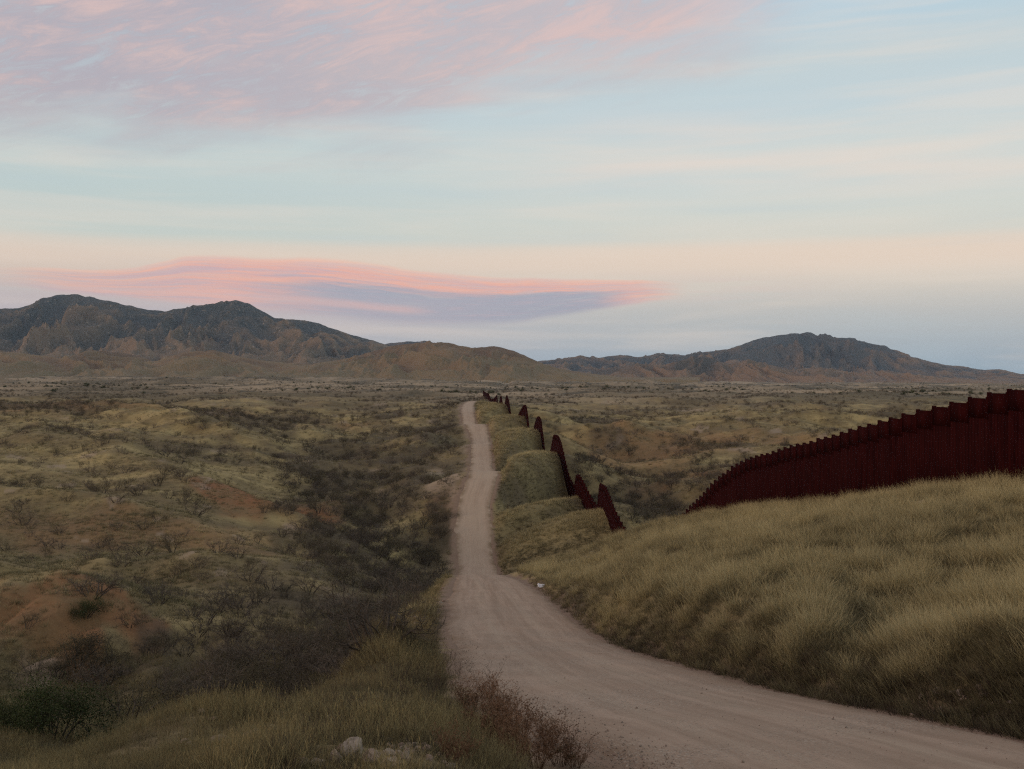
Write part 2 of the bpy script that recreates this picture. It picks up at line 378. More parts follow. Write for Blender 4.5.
SPURS = [  # column, depth along each crest; height; half width
    ([(40, 240), (130, 208), (200, 180), (270, 158), (335, 138)], 3.6, 9.), ([(120, 345), (230, 292), (300, 262), (345, 240)], 4.2, 13.), ([(446, 218), (405, 204), (360, 188), (325, 180)], 4.2, 8.),
    ([(452, 305), (395, 272), (340, 252)], 4.5, 11.), ([(-40, 152), (90, 141), (180, 129), (265, 118)], 2.0, 6.), ([(600, 226), (660, 232), (740, 240), (900, 252)], 3.4, 8.), ([(585, 322), (700, 345), (850, 362), (1040, 380)], 3.6, 13.),
    ([(0, 420), (120, 385), (260, 350), (340, 330)], 4.0, 16.), ([(440, 160), (400, 150), (360, 146)], 2.6, 6.), ([(30, 98), (110, 99), (200, 100), (300, 108)], .9, 3.5)]
def spur_height(x, y):
    out = np.zeros_like(x)
    wx = x + 5 * fbm(x / 30, y / 30, 301, 2); wy = y + 5 * fbm(x / 30, y / 30, 305, 2)
    for pts, h, w in SPURS:
        P = np.array([((p - CX) / F * Y, Y) for p, Y in pts])
        m = (y > P[:, 1].min() - 60) & (y < P[:, 1].max() + 60)
        if not m.any(): continue
        X, Yv = wx[m], wy[m]; best = np.full(X.shape, 1e9); end = np.ones(X.shape)
        for i in range(len(P) - 1):
            a, b = P[i], P[i + 1]; d = b - a; L2 = d @ d
            tt = np.clip(((X - a[0]) * d[0] + (Yv - a[1]) * d[1]) / L2, 0, 1)
            q = np.hypot(X - a[0] - tt * d[0], Yv - a[1] - tt * d[1])
            g = (i + tt) / (len(P) - 1); k = q < best
            best = np.where(k, q, best); end = np.where(k, g, end)
        out[m] = np.maximum(out[m], h * np.exp(-(best / w) ** 1.6) * (1 - .55 * end))
    return out
def ground_z(x, y, sunk=True):
    x = np.asarray(x, float); y = np.asarray(y, float)
    z = base_z(x, y)
    xr = road_x(np.clip(y, -8, 640)); zr = road_z(np.clip(y, -8, 640)); w = road_w(np.clip(y, -8, 640))
    sl = (road_x(np.clip(y, -8, 640) + .5) - road_x(np.clip(y, -8, 640) - .5))
    d = (x - xr) / np.sqrt(1 + sl * sl)
    dr = np.abs(d) - w
    xf = fence_x(np.clip(y, 10, 860))
    # undulating land away from road and near hill
    far = sstep(70, 130, y)
    off = sstep(3, 25, dr)
    offc = np.where((x > xr) & (x < xf + 10) & (y > 100) & (y < 700), .25, 1.0)
    n = 2.1 * fbm(x / 60, y / 42, 3, 4) * sstep(90, 180, y)
    n = n + 2.9 * (ridged(x / 46 + .45 * y / 46, y / 60, 31, 3) - .62) * sstep(90, 140, y) * sstep(800, 500, y) * 1.3
    n = n + 3.0 * fbm(x / 190, y / 110, 8, 4) * sstep(280, 600, y)
    n = n + 9.0 * (fbm(x / 620, y / 330, 12, 5)) * sstep(900, 2200, y)
    n = n + 24.0 * (ridged(x / 700, y / 420, 77, 4) - .6) * sstep(1500, 2600, y)
    pxl = CX + F * x / np.maximum(y, 3)
    calm = 1 - .65 * sstep(300, 190, pxl) * sstep(285, 235, y)
    z = z + n * off * offc * far * calm
    z = z + spur_height(x, y) * sstep(1.5, 9, dr) * np.where((x > xr) & (x < xf + 4), 0, 1)
    hl = np.where((x > xr) & (y < 112), .32, 1.0)
    z = z + hl * (.10 * fbm(x / 2.2, y / 2.2, 5, 3) + .25 * fbm(x / 9, y / 9, 6, 3)) * sstep(.3, 4, dr) * np.where(y < 3, .3, 1)
    # gullies on the red bank, left
    gm = sstep(40, 52, y) * sstep(82, 70, y) * sstep(-14, -22, x)
    z = z - gm * 1.4 * (1 - np.abs(perlin(x / 5.5, y / 16, 41)) * 2.2).clip(0, 1) * sstep(80, 58, y)
    # mounds between road and fence
    t = np.clip((x - xr - w) / np.maximum(xf - xr - w, 1), 0, 1)
    s = ridge_s(np.clip(y, 100, 859), t)
    yr_ = np.interp(s, _S, _RY)
    zr_ = road_z(np.clip(yr_, 90, 640)); zf_ = fence_z(s)
    sh = 1 - (1 - t) ** (1.25 + 1.25 * sstep(172, 212, s))
    zc = zr_ + (zf_ - zr_) * sh + .5 * np.sin(np.pi * np.clip(t * 1.4, 0, 1)) + .35 * sstep(0, .12, t)
    ph = np.clip((zf_ - .5 * (fence_z(s - 14) + fence_z(s + 14))) / 3.0, -1, 1)
    zc = zc + np.where(s < 200, .45, 1.0) * np.where(ph > 0, 1.4, 1.6) * ph * sstep(0, .16, t) * (1 - .75 * sstep(.7, 1, t))
    zc = zc + .18 * fbm(x / 7, y / 7, 21, 3)
    kc = sstep(108, 134, y) * sstep(780, 640, y)
    right = sstep(xr, xr + w, x)
    beyond = sstep(0, 1, (x - xf - 1.0) / (10 + .05 * y))
    kk = kc * right * (1 - beyond)
    z = z * (1 - kk) + zc * kk
    # fence line on the near hill
    # left verge blends to the road
    kl = kc * sstep(16, 1, dr) * (x < xr)
    z = z * (1 - kl) + (zr - .1 * np.maximum(dr, 0)) * kl
    # bed of the road, a low cut bank on its right side near the eye
    kb = sstep(1.7, .15, dr) * sstep(655, 620, y)
    bank = .38 * sstep(.25, .9, dr) * (d > 0) * sstep(95, 60, y)
    z = z * (1 - kb) + (zr + .0) * kb + bank * (1 - sstep(1.6, 5, dr))
    if sunk: z = z - .16 * sstep(-.15, -.6, dr) * sstep(645, 630, y)
    return z

def road_dist(x, y):
    xr = road_x(np.clip(y, -8, 640)); sl = road_x(np.clip(y, -8, 640) + .5) - road_x(np.clip(y, -8, 640) - .5)
    return (x - xr) / np.sqrt(1 + sl * sl), road_w(np.clip(y, -8, 640))

# ------------------------------------------------------------------ mesh helpers
def mesh_from(name, V, faces, mat=None, smooth=False, attrs=None, uv=None):
    me = bpy.data.meshes.new(name)
    V = np.asarray(V, np.float32); Fa = np.asarray(faces, np.int32)
    n = Fa.shape[1]
    me.vertices.add(len(V)); me.vertices.foreach_set('co', V.ravel())
    me.loops.add(Fa.size); me.loops.foreach_set('vertex_index', Fa.ravel())
    me.polygons.add(len(Fa))
    me.polygons.foreach_set('loop_start', np.arange(0, Fa.size, n, dtype=np.int32))
    me.polygons.foreach_set('loop_total', np.full(len(Fa), n, np.int32))
    if smooth: me.polygons.foreach_set('use_smooth', np.ones(len(Fa), bool))
    me.update(calc_edges=True)
    for k, a in (attrs or {}).items():
        at = me.attributes.new(k, 'FLOAT', 'POINT'); at.data.foreach_set('value', np.asarray(a, np.float32).ravel())
    if mat: me.materials.append(mat)
    return me
def link(name, me, parent=None, loc=None):
    o = bpy.data.objects.new(name, me); COL.objects.link(o)
    if parent is not None: o.parent = parent
    if loc is not None: o.location = loc
    return o
def tag(o, label=None, cat=None, group=None, kind=None):
    if label: o['label'] = label
    if cat: o['category'] = cat
    if group: o['group'] = group
    if kind: o['kind'] = kind
    return o
def thing(name, label, cat, loc=(0, 0, 0), rz=0, group=None):
    o = bpy.data.objects.new(name, None); COL.objects.link(o); o.location = loc; o.rotation_euler = (0, 0, rz)
    o.empty_display_size = .2
    return tag(o, label, cat, group)
def grid_faces(nr, nc):
    i = np.arange(nr - 1)[:, None] * nc + np.arange(nc - 1)[None]
    return np.stack([i, i + 1, i + nc + 1, i + nc], -1).reshape(-1, 4)

def principled(name):
    m = bpy.data.materials.new(name); m.use_nodes = True
    t = NT(m.node_tree)
    b = [n for n in t.n if n.type == 'BSDF_PRINCIPLED'][0]
    b.inputs['Roughness'].default_value = .9
    b.inputs['Specular IOR Level'].default_value = .15
    return m, t, b
def bump(t, b, h, strength, dist):
    nd = t.new('ShaderNodeBump'); nd.inputs['Strength'].default_value = strength; nd.inputs['Distance'].default_value = dist
    t.put(nd.inputs['Height'], h); t.put(b.inputs['Normal'], nd.outputs[0])

# ------------------------------------------------------------------ materials of the land
def attr(t, name):
    nd = t.new('ShaderNodeAttribute'); nd.attribute_name = name; return nd.outputs['Fac']
def mat_ground():
    m, t, b = principled('dry_grassland')
    pos = t.new('ShaderNodeNewGeometry').outputs['Position']
    n_big = t.noise(pos, .012, 5, .6); n_mid = t.noise(pos, .11, 5, .62); n_small = t.noise(pos, 1.3, 5, .65); n_fine = t.noise(pos, 9., 4, .7)
    n_far = t.noise(t.vscale(pos, 1, .5, 1), .004, 6, .65)
    straw = t.mix(t.step(n_mid, .34, .66), (.213, .166, .073, 1), (.342, .270, .121, 1))
    olive = t.mix(t.step(n_small, .35, .65), (.109, .083, .042, 1), (.176, .133, .064, 1))
    col = t.mix(t.step(t.add(t.mul(n_big, .6), t.mul(n_mid, .5)), .42, .66), olive, straw)
    col = t.mix(t.mul(t.step(n_small, .52, .74), .45), col, (.062, .047, .030, 1))
    col = t.mix(t.mul(t.step(n_fine, .5, .7), .35), col, (.40, .31, .17, 1))
    red = t.mix(n_small, (.175, .080, .036, 1), (.270, .135, .062, 1))
    col = t.mix(t.mul(attr(t, 'red'), t.step(n_mid, .25, .6)), col, red)
    pale = t.mix(n_small, (.26, .20, .14, 1), (.40, .31, .23, 1))
    col = t.mix(attr(t, 'pale'), col, pale)
    dark = t.mix(n_small, (.042, .034, .022, 1), (.092, .072, .046, 1))
    col = t.mix(attr(t, 'scrub'), col, dark)
    # far plain: paler grass and bare washes
    farc = t.mix(t.step(n_far, .38, .62), (.120, .098, .058, 1), (.340, .265, .170, 1))
    farc = t.mix(t.mul(t.step(t.noise(t.vscale(pos, 1, .6, 1), .02, 6, .7), .52, .64), .8), farc, (.050, .048, .034, 1))
    col = t.mix(attr(t, 'far'), col, farc)
    dirt = t.mix(n_small, (.17, .115, .078, 1), (.27, .19, .135, 1))
    col = t.mix(attr(t, 'dirt'), col, dirt)
    t.put(b.inputs['Base Color'], col)
    h = t.add(t.mul(n_small, .5), t.mul(n_fine, .12))
    bump(t, b, h, .6, .25)
    return m
def mat_road():
    m, t, b = principled('graded_dirt_and_gravel')
    pos = t.new('ShaderNodeNewGeometry').outputs['Position']
    al, ac = attr(t, 'along'), attr(t, 'across')
    v = t.vec(t.mul(ac, 1.6), t.mul(al, .07), 0.0)
    tr = t.noise(v, 1.8, 5, .6, .4)
    tr2 = t.noise(t.vec(t.mul(ac, 4.5), t.mul(al, .12), 2.0), 1.5, 4, .6, .6)
    n_s = t.noise(pos, .6, 5, .6); n_f = t.noise(pos, 14., 3, .7)
    vor = t.new('ShaderNodeTexVoronoi'); t.put(vor.inputs['Vector'], pos); vor.inputs['Scale'].default_value = 26.
    vor2 = t.new('ShaderNodeTexVoronoi'); t.put(vor2.inputs['Vector'], pos); vor2.inputs['Scale'].default_value = 60.
    col = t.mix(t.step(t.add(t.mul(tr, .6), t.mul(n_s, .4)), .38, .62), (.312, .229, .164, 1), (.410, .308, .226, 1))
    col = t.mix(t.mul(t.step(tr2, .54, .72), .12), col, (.185, .130, .095, 1))
    col = t.mix(t.mul(t.step(attr(t, 'edge'), .62, 1.0), t.step(n_s, .3, .6)), col, (.225, .155, .100, 1))
    aa = t.m('ABSOLUTE', t.add(ac, t.mul(t.sub(t.noise(t.vec(0., t.mul(al, .03), 0.), 1., 2), .5), 1.2)))
    trk = t.mul(t.step(t.m('ABSOLUTE', t.sub(aa, .95)), .42, .08), t.step(tr2, .3, .6))
    col = t.mix(t.mul(trk, .45), col, (.42, .335, .245, 1))
    mid = t.mul(t.step(aa, .5, .1), t.step(n_s, .35, .6))
    col = t.mix(t.mul(mid, .30), col, (.225, .165, .115, 1))
    # grey stones worked out of the surface near the eye
    stone = t.step(vor.outputs['Distance'], .55, .35)
    sepv = t.new('ShaderNodeSeparateColor'); t.put(sepv.inputs[0], vor.outputs['Color'])
    n_d = t.noise(pos, .13, 5, .65)
    col = t.mix(t.mul(t.step(al, 85., 160.), t.step(n_d, .30, .66, .25, .80)), col, t.mix(tr2, (.34, .262, .185, 1), (.50, .40, .295, 1)))
    col = t.mix(t.mul(t.mul(t.step(attr(t, 'edge'), .55, 1.0), t.step(al, 85., 150.)), t.step(n_s, .3, .65)), col, (.20, .145, .088, 1))
    grav = t.step(t.noise(pos, .35, 4, .6), .34, .60)
    near = t.step(al, 70., 40.)
    col = t.mix(t.mul(t.mul(t.mul(stone, grav), near), .75), col, t.mix(sepv.outputs[0], (.135, .112, .088, 1), (.50, .43, .34, 1)))
    col = t.mix(t.mul(t.step(n_f, .56, .72), .3), col, (.14, .10, .078, 1))
    t.put(b.inputs['Base Color'], col)
    h = t.add(t.mul(t.sub(1., vor.outputs['Distance']), .4), t.add(t.mul(n_f, .35), t.add(t.mul(tr2, .25), t.mul(t.sub(1., vor2.outputs['Distance']), .3))))
    bump(t, b, h, .55, .05)
    return m

# ------------------------------------------------------------------ ground sheet
def soft_blob(px, Y, cx, cy, rx, ry, seed, k=.5):
    """patch on the ground around column cx, depth cy"""
    d = np.sqrt(((px - cx) / rx) ** 2 + (np.log(np.maximum(Y, 1) / cy) / ry) ** 2)
    return sstep(1.0, .45, d + k * fbm(px / 60, np.log(np.maximum(Y, 1)) * 6, seed, 3))
def build_ground():
    tf = np.linspace(-.62, .62, 1000)
    t = np.concatenate([np.linspace(-1.6, -.63, 50), tf, np.linspace(.63, 1.6, 50)])
    yy = np.exp(np.linspace(math.log(2.0), math.log(11500 + 6), 960)) - 6
    T, Y = np.meshgrid(t, yy)
    X = T * (Y + 6)
    Z = ground_z(X, Y)
    px = np.clip(CX + F * X / np.maximum(Y, 2), -1500, 2500)
    d, w = road_dist(X, Y); dr = np.abs(d) - w
    red = .85 * soft_blob(px, Y, 30, 64, 130, .16, 61, .8) + 1.0 * soft_blob(px, Y, 265, 165, 90, .16, 62) + .55 * soft_blob(px, Y, 660, 285, 160, .2, 63)
    red = red + .9 * soft_blob(px, Y, 425, 45, 30, .35, 64) + .5 * soft_blob(px, Y, 60, 400, 300, .12, 65) + .7 * soft_blob(px, Y, 690, 215, 60, .12, 66)
    red = red + .4 * soft_blob(px, Y, 150, 125, 260, .12, 67) + .9 * soft_blob(px, Y, 446, 172, 26, .10, 68)
    pale = .8 * soft_blob(px, Y, 45, 57.5, 34, .055, 71, .6) + .55 * sstep(.62, .8, fbm(px / 45, np.log(np.maximum(Y, 1)) * 14, 72, 4)) * sstep(60, 110, Y)
    pale = pale + .8 * sstep(3.5, .2, dr) * (d < 0) * sstep(120, 150, Y) * sstep(-.3, .3, fbm(X / 6, Y / 9, 73, 3)) + .7 * soft_blob(px, Y, 442, 190, 26, .08, 74, .3) + .7 * soft_blob(px, Y, 430, 225, 18, .05, 75, .3)
    # thickets: the wash left of the road and the hollow right of the fence
    scrub = .9 * soft_blob(px, Y, 300, 48, 380, .42, 51, .6) + .8 * soft_blob(px, Y, 385, 110, 130, .55, 52, .6) + .8 * soft_blob(px, Y, 378, 230, 105, .6, 53, .6) + .7 * soft_blob(px, Y, 650, 185, 70, .2, 54, .6)
    scrub = scrub * (1 - pale.clip(0, 1)) * sstep(20, 26, Y + 0 * X)
    scrub = scrub * (1 - sstep(0, .5, soft_blob(px, Y, 40, 68, 150, .2, 55, .3)))
    scrub = scrub + .75 * sstep(.05, .45, fbm(X / (18 + .05 * Y), Y / (14 + .045 * Y), 240, 4)) * sstep(170, 300, Y) * sstep(1500, 800, Y)
    cor = (d > 0) & (Y > 100) & (Y < 700) & (X < fence_x(np.clip(Y, 10, 860)) + 3)
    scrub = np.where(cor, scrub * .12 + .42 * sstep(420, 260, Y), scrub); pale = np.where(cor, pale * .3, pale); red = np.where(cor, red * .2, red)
    far = sstep(380, 900, Y)
    nz = fbm(X / 1.3, Y / 1.3, 81, 4)
    dirt = np.where(d > 0, sstep(.75, .1, dr + .4 * nz), sstep(np.where(Y > 100, 1.5, .8), 0, dr + .7 * nz)) * sstep(640, 600, Y)
    dirt = np.maximum(dirt, sstep(2.8, .8, dr + 1.3 * nz) * (d < 0) * (px > 440) * sstep(9, 12, Y) * sstep(24, 15, Y) * .9)
    V = np.stack([X, Y, Z], -1).reshape(-1, 3)
    me = mesh_from('ground', V, grid_faces(len(yy), len(t)), mat_ground(), True,
                   dict(red=red.clip(0, 1), pale=pale.clip(0, 1), scrub=scrub.clip(0, 1) * .85, far=far, dirt=dirt.clip(0, 1)))
    o = link('ground', me)
    tag(o, 'rolling dry grassland cut by brushy washes with patches of red soil', 'ground', kind='structure')
build_ground()

def build_road():
    ys = np.concatenate([np.linspace(-7, 60, 400)[:-1], np.linspace(60, 240, 420)[:-1], np.linspace(240, 636, 420)])
    nc = 25
    a = np.linspace(-1, 1, nc)
    xr, zr, w = road_x(ys), road_z(ys), road_w(ys)
    sl = np.gradient(xr, ys); L = np.sqrt(1 + sl * sl)
    nx, ny = 1 / L, -sl / L
    al = np.concatenate([[0], np.cumsum(np.sqrt(np.diff(xr) ** 2 + np.diff(ys) ** 2 + np.diff(zr) ** 2))])
    wl = w + .14 * fbm(ys / 1.6, ys * 0, 91, 4) + (.32 + .45 * sstep(100, 150, ys)) * fbm(ys / 9, ys * 0 + 3, 92, 4)
    wr = w + .08 * fbm(ys / 1.4, ys * 0 + 7, 93, 4) + (.18 + .30 * sstep(100, 150, ys)) * fbm(ys / 10, ys * 0 + 9, 94, 4)
    off = np.where(a[None] < 0, a[None] * wl[:, None], a[None] * wr[:, None])
    X = xr[:, None] + off * nx[:, None]; Y = ys[:, None] + off * ny[:, None]
    zc = road_z(Y)
    rut = .03 * fbm(a[None] * 5 + 0 * ys[:, None], al[:, None] / 9 + 0 * a[None], 95, 4)
    Z = zc + .012 + .05 * (1 - a[None] ** 2) + rut * (1 - a[None] ** 4) - .10 * sstep(.93, 1.0, np.abs(a[None]))
    V = np.stack([X, Y, Z], -1).reshape(-1, 3)
    me = mesh_from('road', V, grid_faces(len(ys), nc), mat_road(), True,
                   dict(along=np.repeat(al, nc), across=np.tile(a, len(ys)) * 2.9, edge=np.abs(np.tile(a, len(ys)))))
    tag(link('road', me), 'pale graded dirt road running down the hill and over the ridges', 'road', kind='structure')
build_road()

# ------------------------------------------------------------------ mountains
def mat_mountain(name, lo, mid, hi, rock, z_lo, z_hi, sp, gul=.42):
    m, t, b = principled(name)
    pos = t.new('ShaderNodeNewGeometry').outputs['Position']
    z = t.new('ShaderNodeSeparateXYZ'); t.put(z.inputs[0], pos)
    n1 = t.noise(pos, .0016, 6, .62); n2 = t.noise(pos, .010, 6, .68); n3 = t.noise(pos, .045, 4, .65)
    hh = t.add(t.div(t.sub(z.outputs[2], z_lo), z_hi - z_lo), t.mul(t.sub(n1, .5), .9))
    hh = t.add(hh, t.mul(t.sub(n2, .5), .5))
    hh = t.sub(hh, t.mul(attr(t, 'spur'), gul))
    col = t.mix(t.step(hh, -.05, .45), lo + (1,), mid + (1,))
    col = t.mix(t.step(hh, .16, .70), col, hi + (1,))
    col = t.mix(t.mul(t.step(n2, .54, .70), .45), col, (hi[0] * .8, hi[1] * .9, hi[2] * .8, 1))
    col = t.mix(t.mul(t.mul(t.step(n3, .56, .70), t.step(n2, .36, .56)), sp), col, rock + (1,))
    t.put(b.inputs['Base Color'], col)
    bump(t, b, t.add(t.mul(n2, 1.), t.mul(n3, .2)), .6, 60.)
    return m
def mountain(name, label, ridge, y_front, y_crest, y_back, z_front, mat, seed, rough=.30, spur=520., ncol=1000, nrow=260, p=1.15):
    px = np.linspace(ridge[0][0], ridge[-1][0], ncol)
    prof = np.interp(px, [r[0] for r in ridge], [r[1] for r in ridge])
    k = np.ones(5) / 5; prof = np.convolve(np.pad(prof, 2, 'edge'), k, 'valid')
    prof = prof + .6 * fbm(px / 9, px * 0, seed + 5, 4) * np.clip((378 - prof) / 30, 0, 1)
    dv = np.linspace(0, 1.6, nrow)
    PX, D = np.meshgrid(px, dv)
    Y = np.where(D <= 1, y_front + (y_crest - y_front) * D, y_crest + (y_back - y_crest) * (D - 1) / .6)
    Y = Y + (y_crest - y_front) * .22 * fbm(PX / 160, D * 0 + 2.2, seed + 9, 3) * np.clip(D * 1.2, 0, 1)
    X = (PX - CX) / F * Y
    zc = (CY - prof)[None] / F * Y
    hgt = np.maximum(zc - z_front, 5)
    prof_d = np.where(D <= 1, D ** p, 1 - (np.maximum(D - 1, 0) / .6) ** 1.5 * 1.05)
    wx = X + 260 * fbm(X / 900, Y / 900, seed + 20, 3)
    wy = Y + 200 * fbm(X / 700, Y / 700, seed + 24, 3)
    r1 = ridged_mf(wx / (spur * 1.5), wy / (spur * 3.0), seed, 6)
    r2 = ridged_mf(wx / (spur * .5), wy / (spur * 1.0), seed + 30, 5)
    env = np.clip(np.sin(np.pi * np.clip(D, 0, 1) ** .9), 0, 1) ** .7 + .05 * np.clip(D * 4, 0, 1)
    z = z_front + hgt * (prof_d + rough * env * ((r1 - .45) + .65 * (r2 - .45)))
    ang = (z / Y).max(0); want = (CY - prof) / F
    sc = (want - z_front / y_crest) / np.maximum(ang - z_front / y_crest, 1e-4)
    sc = np.convolve(np.pad(sc, 12, 'edge'), np.ones(25) / 25, 'valid')
    z = z_front + (z - z_front) * sc[None]
    z = z - 60 * np.clip(.06 - D, 0, 1) / .06 
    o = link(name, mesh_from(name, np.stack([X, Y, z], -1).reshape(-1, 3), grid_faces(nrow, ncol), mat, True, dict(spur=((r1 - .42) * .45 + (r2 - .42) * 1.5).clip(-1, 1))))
    tag(o, label, 'mountain', kind='structure')
    return o
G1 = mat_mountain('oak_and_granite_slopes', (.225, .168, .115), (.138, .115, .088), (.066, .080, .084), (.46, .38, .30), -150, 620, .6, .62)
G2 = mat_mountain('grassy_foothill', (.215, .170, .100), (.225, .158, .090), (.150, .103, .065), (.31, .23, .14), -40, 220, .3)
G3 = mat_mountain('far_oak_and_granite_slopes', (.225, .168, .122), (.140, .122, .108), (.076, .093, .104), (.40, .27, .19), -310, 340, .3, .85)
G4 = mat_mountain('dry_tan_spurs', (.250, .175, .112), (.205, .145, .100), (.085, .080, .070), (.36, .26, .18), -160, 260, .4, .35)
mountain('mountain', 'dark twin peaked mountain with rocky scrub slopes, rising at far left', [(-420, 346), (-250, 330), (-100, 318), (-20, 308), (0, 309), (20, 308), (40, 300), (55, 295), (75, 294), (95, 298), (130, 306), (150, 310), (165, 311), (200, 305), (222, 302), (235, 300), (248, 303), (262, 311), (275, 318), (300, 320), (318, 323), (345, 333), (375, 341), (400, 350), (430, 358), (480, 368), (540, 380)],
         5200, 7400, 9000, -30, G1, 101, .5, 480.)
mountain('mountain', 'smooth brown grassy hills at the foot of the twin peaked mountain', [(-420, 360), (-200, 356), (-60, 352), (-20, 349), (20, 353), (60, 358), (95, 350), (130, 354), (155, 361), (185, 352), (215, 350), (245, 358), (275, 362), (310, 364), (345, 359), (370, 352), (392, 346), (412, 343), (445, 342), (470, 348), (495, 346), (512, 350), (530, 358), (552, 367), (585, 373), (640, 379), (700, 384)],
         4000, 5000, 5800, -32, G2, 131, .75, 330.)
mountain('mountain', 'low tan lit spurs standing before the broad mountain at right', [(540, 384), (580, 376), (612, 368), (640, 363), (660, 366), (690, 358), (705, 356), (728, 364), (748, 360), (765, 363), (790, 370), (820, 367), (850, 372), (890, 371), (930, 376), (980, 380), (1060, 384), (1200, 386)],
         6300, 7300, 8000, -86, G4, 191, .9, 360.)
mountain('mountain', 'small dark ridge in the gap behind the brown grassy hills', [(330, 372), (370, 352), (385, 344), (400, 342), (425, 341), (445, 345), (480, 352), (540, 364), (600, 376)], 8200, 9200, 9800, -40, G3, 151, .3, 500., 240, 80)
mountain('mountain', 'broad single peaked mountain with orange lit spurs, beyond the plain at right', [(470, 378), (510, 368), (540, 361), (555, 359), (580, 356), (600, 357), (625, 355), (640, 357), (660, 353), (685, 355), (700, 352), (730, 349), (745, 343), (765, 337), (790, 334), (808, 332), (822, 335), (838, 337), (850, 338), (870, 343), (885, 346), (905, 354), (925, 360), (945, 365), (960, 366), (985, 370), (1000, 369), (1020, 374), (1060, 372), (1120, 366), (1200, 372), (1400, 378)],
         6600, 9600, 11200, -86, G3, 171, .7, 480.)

# ------------------------------------------------------------------ air
def build_haze():
    x0, x1, y0, y1, z0, z1 = -19500, 19500, -60, 12400, -420, 760
    V = [(x, y, z) for z in (z0, z1) for y in (y0, y1) for x in (x0, x1)]
    Fc = [(0, 2, 3, 1), (4, 5, 7, 6), (0, 1, 5, 4), (2, 6, 7, 3), (0, 4, 6, 2), (1, 3, 7, 5)]
    m = bpy.data.materials.new('desert_haze'); m.use_nodes = True
    t = NT(m.node_tree); t.n.clear()
    pv = t.new('ShaderNodeVolumePrincipled'); pv.inputs['Color'].default_value = (.64, .81, 1.0, 1)
    pv.inputs['Density'].default_value = 0.000019; pv.inputs['Anisotropy'].default_value = 0.0
    out = t.new('ShaderNodeOutputMaterial'); t.put(out.inputs['Volume'], pv.outputs[0])
    o = link('haze', mesh_from('haze', V, Fc, m))
    tag(o, 'thin blue air between the road and the far mountains', 'haze', kind='stuff')
build_haze()
#@@VEG
# ------------------------------------------------------------------ border fence: steel bollards with a plate along the top
def mat_rust():
    m, t, b = principled('dark_rusted_steel')
    tc = t.new('ShaderNodeTexCoord').outputs['Object']
    oi = t.new('ShaderNodeObjectInfo')
    v = t.new('ShaderNodeVectorMath', operation='ADD'); t.put(v.inputs[0], tc)
    k = t.vec(t.mul(oi.outputs['Random'], 37.), 0., 0.); t.put(v.inputs[1], k)
    n = t.noise(t.vscale(v.outputs[0], 1, 1, .25), 2.6, 6, .65); n2 = t.noise(v.outputs[0], 22., 3, .6)
    col = t.mix(t.step(n, .35, .65), (.0155, .0024, .0027, 1), (.031, .0046, .0046, 1))
    col = t.mix(t.mul(t.step(n2, .56, .72), .4), col, (.050, .011, .009, 1))
    col = t.mix(t.mul(oi.outputs['Random'], .35), col, (.030, .007, .007, 1))
    t.put(b.inputs['Base Color'], col)
    b.inputs['Roughness'].default_value = .9; b.inputs['Specular IOR Level'].default_value = .02
    return m
RUST = mat_rust()
def boxes_mesh(name, boxes, mat):
    V = []; Q = []
    for (x0, x1, y0, y1, z0, z1) in boxes:
        i = len(V)
        V += [(x0, y0, z0), (x1, y0, z0), (x1, y1, z0), (x0, y1, z0), (x0, y0, z1), (x1, y0, z1), (x1, y1, z1), (x0, y1, z1)]
        Q += [(i, i + 3, i + 2, i + 1), (i + 4, i + 5, i + 6, i + 7), (i, i + 1, i + 5, i + 4), (i + 1, i + 2, i + 6, i + 5), (i + 2, i + 3, i + 7, i + 6), (i + 3, i, i + 4, i + 7)]
    return mesh_from(name, V, Q, mat)
FH = 4.25
def bollard_boxes(L, H=FH):
    n = round(L / .25); s = L / n
    return [(-L / 2 + s * i + .012, -L / 2 + s * i + .012 + .226, -.077, .077, -1.6, H - .05) for i in range(n)]
def plate_boxes(L, H=FH):
    h = L / 2
    return [(-h + .06, h - .06, -.105, -.0795, H - 1.0, H), (-h + .06, h - .06, .0795, .105, H - 1.0, H), (-h + .06, h - .06, -.079, .079, H - .046, H - .010),
            (-h - .035, -h + .058, -.14, .14, H - 1.03, H + .09), (h - .058, h - .005, -.12, .12, H - 1.03, H + .05), (-h + .06, h - .06, -.128, -.106, H - 1.0, H - .93)]
